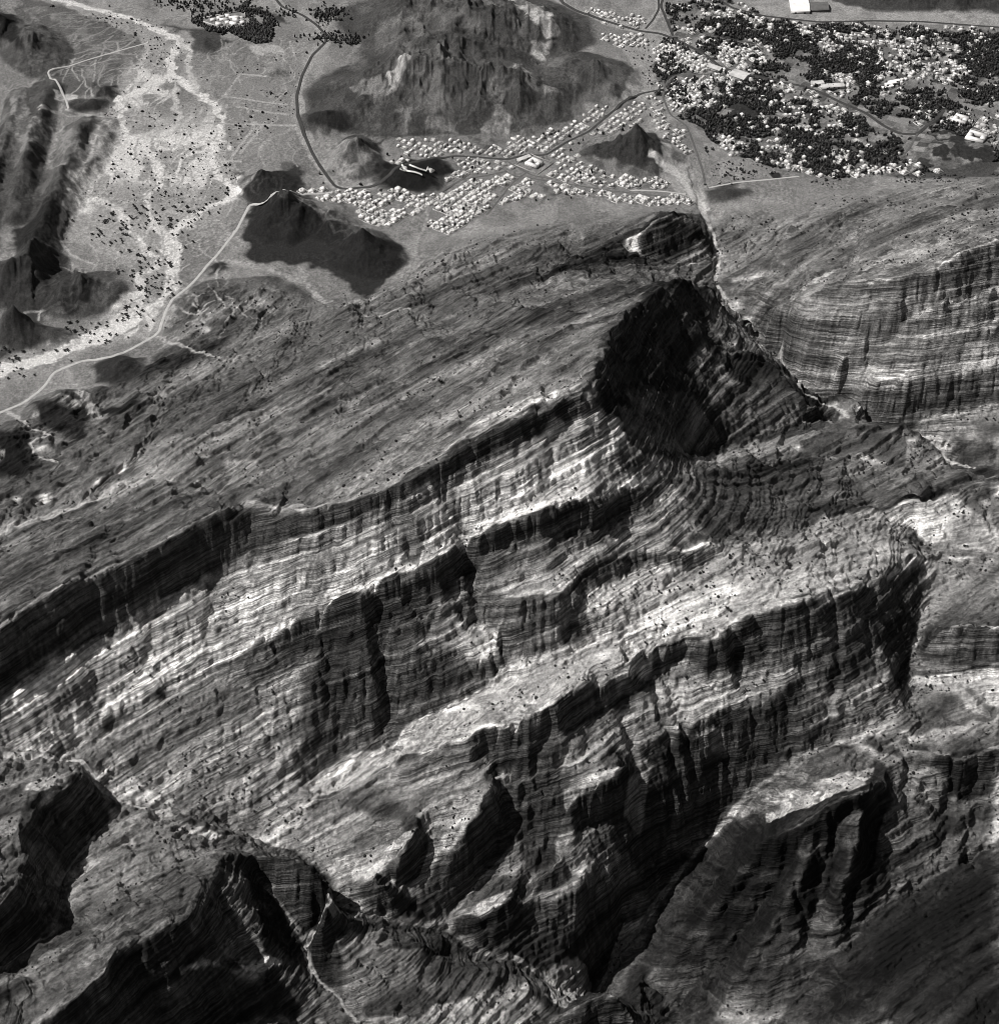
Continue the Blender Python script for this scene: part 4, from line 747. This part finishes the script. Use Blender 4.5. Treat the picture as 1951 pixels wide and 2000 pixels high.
def trunk_mesh():
    k=7; rings=[(0,.35,0),(1.2,.26,.1),(2.4,.2,.25),(3.4,.12,.3)]; co=[];f=[]
    for z,r_,o_ in rings:
        for i in range(k): a=2*math.pi*i/k; co.append((o_+r_*math.cos(a),r_*math.sin(a),z))
    for q in range(len(rings)-1):
        for i in range(k): f.append((q*k+i,q*k+(i+1)%k,(q+1)*k+(i+1)%k,(q+1)*k+i))
    for a in (0.6,2.4,4.4):   # limbs
        b=len(co); d=(math.cos(a),math.sin(a)); s=(-d[1]*.09,d[0]*.09)
        for t,z in ((.2,1.9),(1.5,3.4)): co+= [(.2+d[0]*t+s[0],d[1]*t+s[1],z),(.2+d[0]*t-s[0],d[1]*t-s[1],z),(.2+d[0]*t,d[1]*t,z+.18)]
        for i in range(3): f.append((b+i,b+(i+1)%3,b+3+(i+1)%3,b+3+i))
    return mesh_from('trunk',np.array(co),f)
CM=[crown_mesh(k) for k in range(5)]; TMm=trunk_mesh()
for c in CM: c.materials.append(M_LEAF2)
TMm.materials.append(M_BARK)
def near_mark(x,y,marks):
    k=min(range(len(marks)),key=lambda i:(marks[i][1]-x)**2+(marks[i][2]-y)**2); return marks[k][0]
def marks(l): 
    out=[]
    for nm,px,py in l:
        a,b=z0(px,py); out.append((nm,float(a),float(b)))
    return out
TMK=marks([('the fork where two pale channels join',335,463),('the bend of the pale track under the domed hill',312,650),('the river bed at the left frame edge',20,715),('the wide gravel reach below the dark hills',150,680),('the long bar between the channels',305,545),('the crossing of track and channel',463,400),('the left channel bend',290,310),('the right channel bend',412,316),('the pale flats by the left ridges',160,420),('the middle flats',360,380),('the track beside the domed foothill',368,570),('the channel mouth by the dark hills',240,600),('the flats under the left cliffs',250,520)])
ORD=['nearest','second nearest','third nearest','fourth nearest','fifth nearest','sixth nearest','seventh nearest','eighth nearest','ninth nearest','tenth nearest']
def ordinal(k):
    if k<10: return ORD[k]
    n=k+1; suf='th' if 10<=n%100<=20 else {1:'st',2:'nd',3:'rd'}.get(n%10,'th'); return '%d%s nearest'%(n,suf)
def ordlabels(items,mk,fmt):
    g={}
    for i,(x,y) in enumerate(items): g.setdefault(near_mark(x,y,mk),[]).append(i)
    lab={}
    for nm,ids in g.items():
        m=[q for q in mk if q[0]==nm][0]; ids.sort(key=lambda i:(items[i][0]-m[1])**2+(items[i][1]-m[2])**2)
        for k,i in enumerate(ids): lab[i]=fmt(i)%(ordinal(k),nm)
    return lab
ts=[min(1.1,max(.38,math.exp(R.gauss(-.42,.3)))) for _ in big]
tl=ordlabels([tuple(p) for p in big],TMK,lambda i:('small' if ts[i]<.66 else 'broad' if ts[i]>.87 else 'round')+' acacia, %s to %s')
bz=gh(big[:,0],big[:,1])
for i,(x,y) in enumerate(big):
    e=bpy.data.objects.new('acacia_tree',None); COL.objects.link(e); e.location=(x,y,bz[i]-.2); e.rotation_euler=(0,0,R.uniform(0,6.28)); e.scale=(ts[i],)*3
    tagp(e,tl[i],'tree','acacia trees on the dry river flats')
    c=bpy.data.objects.new('crown',CM[i%5]); COL.objects.link(c); c.parent=e
    t=bpy.data.objects.new('trunk',TMm); COL.objects.link(t); t.parent=e
# --- scrub on the mountain
x=RS.uniform(-1350,1350,260000); y=RS.uniform(1650,4000,260000)
sl=samp(SLf,x,y); fc_=samp(FACf,x,y); mt_=samp(MTf,x,y); al=samp(ALB,x,y)
pr=mt_*sstep(1.1,.55,sl)*sstep(-.25,.45,fbm(x/90,y/60,5,151,.6))*np.where(fc_>0,1,.5)*sstep(.05,.2,al)
m=RS.rand(len(x))<pr*.4; x,y=x[m],y[m]; P=np.stack([x,y,gh(x,y)],-1); n=len(P); co,f=(lambda q: blobs(P,q,q*.9,.2,.35))(np.clip(np.exp(RS.randn(n)*.45)*1.15,.5,3))
o=ob('mountain_scrub',mesh_from('mountain_scrub',co,f),M_LEAF2); tagp(o,'sparse dark scrub dotted over ledges and slopes','scrub',kind='stuff')
tick('scrub %d'%n)
# --- houses
def boxes(Bs): # (cx,cy,z0,sx,sy,sz,rot)
    B=np.array(Bs,float); n=len(B); c=np.array([(-.5,-.5,0),(.5,-.5,0),(.5,.5,0),(-.5,.5,0),(-.5,-.5,1),(.5,-.5,1),(.5,.5,1),(-.5,.5,1)])
    q=c[None]*B[:,None,3:6]; ca,sa=np.cos(B[:,6])[:,None],np.sin(B[:,6])[:,None]
    X_=q[:,:,0]*ca-q[:,:,1]*sa+B[:,0:1]; Y_=q[:,:,0]*sa+q[:,:,1]*ca+B[:,1:2]; Z_=q[:,:,2]+B[:,2:3]
    F=np.array([(3,2,1,0),(4,5,6,7),(0,1,5,4),(1,2,6,5),(2,3,7,6),(3,0,4,7)])
    return np.stack([X_,Y_,Z_],-1).reshape(-1,3),(F[None]+(np.arange(n)*8)[:,None,None]).reshape(-1,4)
def ringwall(w,d,h,t,z=0,cx=0,cy=0): return [(cx,cy-d/2+t/2,z,w,t,h,0),(cx,cy+d/2-t/2,z,w,t,h,0),(cx-w/2+t/2,cy,z,t,d-2*t,h,0),(cx+w/2-t/2,cy,z,t,d-2*t,h,0)]
def bmesh_of(name,Bs): co,f=boxes(Bs); return mesh_from(name,co,f)
def house_proto(k):
    main=[(12,10,6.4,0,2),(10,12,6.2,-2,1),(15,9,4.2,0,3),(9,9,7.2,2,2),(13,12,6.6,0,0),(16,11,3.8,0,1)][k]; w,d,h,cx,cy=main
    wing=[(6,6,3.6,-6,-5),(7,5,3.6,5,-5),(5,7,3.4,6,-4),(7,6,3.6,-5,-3),(6,5,3.4,5,-8),(6,6,3.2,-5,-7)][k]
    W=[(cx,cy,-1.5,w,d,h+1.5,0)]+ringwall(w,d,.9,.4,h,cx,cy)
    a,b,hh,wx_,wy_=wing; W+= [(wx_,wy_,-1.5,a,b,hh+1.5,0)]
    roofs=[(cx,cy,h+.003,w-.9,d-.9,.25,0),(wx_,wy_,hh+.003,a-.3,b-.3,.2,0)]
    stair=[(cx+w*.25,cy+d*.22,h+.25,3.4,3.0,2.4,0)]
    yard=ringwall(23,21,3.4,.35,-1.2)
    win=[(cx-w*.28,cy-d/2-.03,1.2,1.5,.12,1.6,0),(cx+w*.2,cy-d/2-.03,1.2,1.5,.12,1.6,0),(cx-w/2-.03,cy,1.2,.12,1.5,1.6,0),(cx+w/2+.03,cy+1,1.2,.12,1.5,1.6,0)]
    return {'wall':bmesh_of('wall',W),'roof':bmesh_of('roof',roofs),'stair_room':bmesh_of('stair_room',stair),'courtyard_wall':bmesh_of('courtyard_wall',yard),'window':[bmesh_of('window',[q]) for q in win]}
HP=[house_proto(k) for k in range(6)]
M_WIN=simple('dark_glazing',.03,.2,1,.3)
for k,h in enumerate(HP):
    for nm,me in [(a_,c_) for a_,b_ in h.items() for c_ in (b_ if isinstance(b_,list) else [b_])]: me.materials.append({'wall':M_WALL if k%3 else M_WALL2,'roof':M_ROOF if k!=2 else M_ROOF2,'stair_room':M_WALL,'courtyard_wall':M_WALL2 if k%2 else M_WALL,'window':M_WIN}[nm])
def houses_in(poly,ang,sx,sy,prob,jit=1.5,gap=3,street=9,seed=0):
    G=toground(poly); r_=random.Random(seed); ca,sa=math.cos(ang),math.sin(ang); xs=[p[0]*ca+p[1]*sa for p in G]; ys=[-p[0]*sa+p[1]*ca for p in G]
    out=[]; v=min(ys); row=0
    while v<max(ys):
        u=min(xs); c=0
        while u<max(xs):
            if r_.random()<prob:
                uu=u+r_.uniform(-jit,jit); vv=v+r_.uniform(-jit,jit); out.append((uu*ca-vv*sa,uu*sa+vv*ca,ang+r_.choice((0,0,math.pi/2,math.pi))+r_.gauss(0,.03)))
            c+=1; u+=sx+(street if c%7==0 else 0)
        row+=1; v+=sy+(street if row%2==0 else 0)
    a=np.array(out); m=inpoly(a[:,0],a[:,1],G); a=a[m]
    m=(roaddist(a[:,0],a[:,1])>10)&(samp(HMf,a[:,0],a[:,1])<.5)&(samp(BEDM,a[:,0],a[:,1])<.4); return a[m]
A1=math.radians(-38)
MID=[([(562,374),(640,376),(700,384),(800,392),(795,425),(768,448),(700,438),(655,425),(610,392)],.55),([(852,392),(900,356),(1000,356),(988,395),(932,428),(882,460),(838,455),(846,415)],.8),([(955,350),(960,300),(1010,312),(1015,345),(1080,348),(1200,352),(1290,372),(1345,398),(1300,404),(1240,395),(1130,375),(1050,380),(960,375)],.68),
 ([(768,268),(832,262),(922,272),(938,300),(932,325),(882,322),(862,300),(782,288)],.6),([(985,292),(1012,268),(1100,245),(1180,188),(1262,212),(1250,240),(1140,262),(1088,302),(1020,306)],.72),([(1090,305),(1130,300),(1200,322),(1285,345),(1280,368),(1190,352),(1095,335)],.62),([(855,325),(940,325),(945,345),(870,378),(850,360)],.45)]
BIG=[(562,374),(640,372),(700,376),(770,378),(770,350),(862,352),(860,320),(790,300),(762,268),(832,260),(930,268),(985,290),(1012,266),(1100,243),(1180,186),(1262,205),(1262,245),(1140,270),(1105,300),(1200,318),(1290,345),(1350,398),(1300,406),(1200,398),(1110,378),(1000,396),(932,432),(882,464),(836,457),(842,410),(800,425),(768,450),(700,440),(650,425),(605,392)]
mid=houses_in(BIG,A1,15.5,14,.95,1.2,seed=3,street=6)
k_=fbm(mid[:,0]/55,mid[:,1]/60,3,181); rd_=roaddist(mid[:,0],mid[:,1]); sc=np.hypot(mid[:,0]-gp([(1045,322)])[0][0],mid[:,1]-gp([(1045,322)])[0][1])
mid=mid[(k_>-.42-.25*(rd_<45))&(samp(ALB,mid[:,0],mid[:,1])>.075)&(sc>52)]
SPEC=[(765,318),(778,320),(786,314),(798,315),(838,311),(790,330),(840,334),(765,374),(778,375),(790,374),(1820-1090,350)]
sxy=hit([p[0] for p in SPEC[:10]],[p[1] for p in SPEC[:10]]); mid=np.concatenate([mid,np.stack([sxy[0],sxy[1],np.full(10,A1)],-1)])
FAR=[([(1135,15),(1262,35),(1268,58),(1200,55),(1150,35)],.9,-.9),([(1168,66),(1250,66),(1268,88),(1225,95),(1175,82)],.9,-.7),([(1272,92),(1318,82),(1400,132),(1412,142),(1290,142)],.95,-.75),([(1312,152),(1382,150),(1362,200),(1322,232),(1302,200)],.9,1.0),([(1255,182),(1292,192),(1335,252),(1352,300),(1328,312),(1288,258)],.8,.6)]
far=np.concatenate([houses_in(p,a_,14,13,pr,1.2,seed=20+i,street=5) for i,(p,pr,a_) in enumerate(FAR)])
# houses between the groves
x=RS.uniform(250,1900,26000); y=RS.uniform(3900,5450,26000); m=inpoly(x+26*vnoise(x/45,y/45,136),y+34*vnoise(x/50,y/50,137),OG); x,y=x[m],y[m]
gv=grove(x,y); g3=fbm(x/150,y/150,4,161)
pr=np.where(gv>.5,.13*(fbm(x/50,y/50,2,163)>-.1),.8*sstep(-.25,.1,g3+.12)*sstep(-.45,-.1,fbm(x/32,y/36,3,164)+.1))
m=(RS.rand(len(x))<pr)&(roaddist(x,y)>9)&(samp(HMf,x,y)<.4); x,y=x[m],y[m]
cell={}; kx=[]
for i in range(len(x)):
    k=(int(x[i]/11),int(y[i]/12))
    if k in cell: continue
    cell[k]=1; kx.append(i)
x,y=x[kx],y[kx]; oas=np.stack([x,y,-.6+.5*vnoise(x/300,y/300,162)],-1)
allh=np.concatenate([mid,far,oas]); allh=allh[np.argsort(allh[:,1])]
vis=np.abs(allh[:,0])<.2433*np.hypot(allh[:,1],H)*.985
ids=[i for i in range(len(allh)) if vis[i]]; nearh=allh[ids[:290]]; resth=allh[[i for i in range(len(allh)) if i not in set(ids[:290])]]
HMK=marks([('the dark hill road bend',700,385),('the left hillfoot quarter',620,390),('the lower left corner plot',680,425),('the dark hilltop compound',800,335),('the lower end of the quarter',845,450),('the lower quarter centre',900,400),('the lower square compound',905,372),('the walled school ground',1043,323),('the road junction by the school',1065,304),('the dark rocky knoll',955,285),('the row under the big hill',870,275),('the first bend of the hill road',940,309),('the low dark mound',1078,370),('the pale street end',1300,390),('the craggy dark hill',1190,340),('the quarter between mound and crag',1150,355),('the diagonal street quarter',1120,265),('the road below the hill flank',1190,215),('the gorge mouth houses',1330,400),('the middle square',985,340)])
hk=[R.randrange(6) for _ in nearh]
KN=['white winged house','cream yard house','long low house','tall white house','cream flat-roofed house','low wide white house']
hl=ordlabels([(p[0],p[1]) for p in nearh],HMK,lambda i:KN[hk[i]]+', %s to %s')
hz=gh(nearh[:,0],nearh[:,1])
for i,(x,y,a) in enumerate(nearh):
    e=bpy.data.objects.new('house',None); COL.objects.link(e); e.location=(x,y,hz[i]); e.rotation_euler=(0,0,a); s=R.uniform(.5,.95); e.scale=(s,s,s)
    tagp(e,hl[i],'house','flat roofed houses of the near town')
    for nm,me in [(a_,c_) for a_,b_ in HP[hk[i]].items() for c_ in (b_ if isinstance(b_,list) else [b_])]:
        c=bpy.data.objects.new(nm,me); COL.objects.link(c); c.parent=e
wb,rb=[],[]
rz=gh(resth[:,0],resth[:,1])
for i,(x,y,a) in enumerate(resth):
    w=R.uniform(4.5,9)*(1.7 if R.random()<.12 else 1); d=R.uniform(4.5,9); h=R.choice((3.2,3.4,3.6,6.2)); z=rz[i]
    wb.append((x,y,z-2,w,d,h+2,a)); rb.append((x,y,z+h+.01,w-.8,d-.8,.3,a))
    if R.random()<.75:
        o_=R.choice((-1,1)); w2=R.uniform(3,5); ca,sa=math.cos(a),math.sin(a); xx=x+o_*(w/2+w2/2-.5)*ca; yy=y+o_*(w/2+w2/2-.5)*sa; wb.append((xx,yy,z-2,w2,d*.7,5.2,a)); 
    if R.random()<.6:
        for q in ringwall(w+6,d+6,3.0,.4): ca,sa=math.cos(a),math.sin(a); wb.append((x+q[0]*ca-q[1]*sa,y+q[0]*sa+q[1]*ca,z-1,q[3],q[4],2.9,a))
co,f=boxes(wb); co2,f2=boxes(rb); me=mesh_from('far_town',np.concatenate([co,co2]),np.concatenate([f,f2+len(co)])); o=ob('far_town_houses',me,M_WALL)

for q in (M_ROOF,M_WALL2,M_ROOF2): me.materials.append(q)
mi=np.repeat(RS.choice([0,2,2],len(f)//6),6); mi=np.r_[mi,np.repeat(RS.choice([1,3,1,2],len(f2)//6),6)].astype(np.int32); me.polygons.foreach_set('material_index',mi)
tagp(o,'dense pale houses of the oasis town among groves','houses',kind='stuff')
tick('houses %d+%d'%(len(nearh),len(resth)))
# --- larger buildings
def thing(name,label,cat,px,py,rot,group=None):
    x,y=hit(px,py); z=float(gh(x,y)[0]); e=bpy.data.objects.new(name,None); COL.objects.link(e); e.location=(float(x[0]),float(y[0]),z); e.rotation_euler=(0,0,rot); tagp(e,label,cat,group); return e
def part(name,Bs,mat,par): return ob(name,bmesh_of(name,Bs),mat,par)
def shed(name,label,px,py,rot,w,d,h,mw,mr,group=None):
    e=thing(name,label,'warehouse' if w>40 else 'building',px,py,rot,group)
    part('wall',[(0,0,-2,w,d,h+2,0)],mw,e)
    r_=1.2; co=[(-w/2-1,-d/2-1,h+.02),(w/2+1,-d/2-1,h+.02),(w/2+1,0,h+d*.1),(-w/2-1,0,h+d*.1),(w/2+1,d/2+1,h+.02),(-w/2-1,d/2+1,h+.02)]
    ob('roof',mesh_from('roof',np.array(co),[(0,1,2,3),(3,2,4,5)]),mr,e)
    part('door',[(-w*.25,-d/2-.05,0,5,.15,4.2,0)],M_GREY,e); part('door',[(w*.25,-d/2-.05,0,5,.15,4.2,0)],M_GREY,e); return e
shed('warehouse','long white roofed warehouse on the pale strip near the top',1560,17,-.02,48,62,8,M_WALL,M_ROOF)
shed('warehouse','dark grey roofed warehouse beside the long white one',1597,18,-.02,50,40,8,M_GREY,M_GREY)
def court(name,label,px,py,rot,w,d,t,h):
    e=thing(name,label,'school',px,py,rot); part('wall',ringwall(w,d,h+2,t,-2),M_WALL,e); part('roof',ringwall(w-.8,d-.8,.4,t-.8,h+.01),M_ROOF,e)
    for k in range(int(w/6)-1): part('window',[(k*6-w/2+6,-d/2-.05,1.5,2,.15,1.6,0)],M_WIN,e)
    part('boundary_wall',ringwall(w+34,d+30,2.6,.4,-.5),M_WALL2,e); return e
court('school','white square courtyard school on its bare walled ground in the near town',1043,322,A1,32,30,9,7)
court('courtyard_block','white courtyard block beside the dark slope at the right town edge',1905,272,-.5,44,40,12,8)
court('courtyard_block','white square courtyard block above the other one at the right frame edge',1874,238,-.5,34,34,11,8)
for k,(px,py) in enumerate(((1732,172),(1738,167),(1744,162))): shed('long_shed',('nearest','middle','farthest')[k]+' of three parallel white sheds beside the town road',px,py,.35,30,7,5,M_WALL,M_ROOF,'three parallel white sheds')
shed('long_hall','long pale hall beside the walled school ground',1023,313,.6,34,10,5,M_WALL,M_ROOF2)
shed('market_hall','long pale hall by the main road among the groves',1625,171,.1,56,16,7,M_WALL2,M_ROOF2)
shed('market_hall','smaller pale hall beside the main road junction',1595,167,.2,30,14,7,M_WALL2,M_ROOF2)
shed('factory','broad pale works building at the main road bend',1443,152,-.6,42,34,8,M_WALL2,M_ROOF2)
shed('factory','pale works building beside the road below the bare ground',1395,138,-.6,34,18,8,M_WALL2,M_ROOF2)
# walled farm
FC=[(382,39),(474,22),(500,47),(442,59)]
x,y=hit([p[0] for p in FC],[p[1] for p in FC]); cx,cy=float(x.mean()),float(y.mean()); cz=float(gh(cx,cy))
e=bpy.data.objects.new('farm_compound',None); COL.objects.link(e); e.location=(cx,cy,cz); tagp(e,'walled farm of white buildings ringed by a dark hedge grove','farm')
W=[]
for k in range(4):
    a=(x[k],y[k]); b=(x[(k+1)%4],y[(k+1)%4]); L_=math.hypot(b[0]-a[0],b[1]-a[1]); W.append(((a[0]+b[0])/2-cx,(a[1]+b[1])/2-cy,-2,L_-1,.8,5,math.atan2(b[1]-a[1],b[0]-a[0])))
part('boundary_wall',W,M_WALL,e)
for k in range(20):
    t=R.random()*.8+.1; u=R.random()*.7+.15; ax=x[0]+(x[1]-x[0])*t; ay=y[0]+(y[1]-y[0])*t; bx_=x[3]+(x[2]-x[3])*t; by_=y[3]+(y[2]-y[3])*t
    X_=ax+(bx_-ax)*u-cx; Y_=ay+(by_-ay)*u-cy; part('barn',[(X_,Y_,-1.5,R.uniform(8,18),R.uniform(7,12),R.uniform(5,7.5),.25)],M_ROOF if k%3 else M_WALL2,e)
# walls round the dark hilltop compound
for lab,pts in (('pale retaining wall curving down the dark hilltop',[(785,325),(790,337),(812,340),(826,348)]),('pale retaining wall linking the two hilltop houses',[(800,325),(812,335),(836,340)])):
    P=gp(pts); co,f=ribbon(P,1.6,2.6); tagp(ob('retaining_wall',mesh_from('retaining_wall',co,f),M_WALL),lab,'wall')
tick('done')
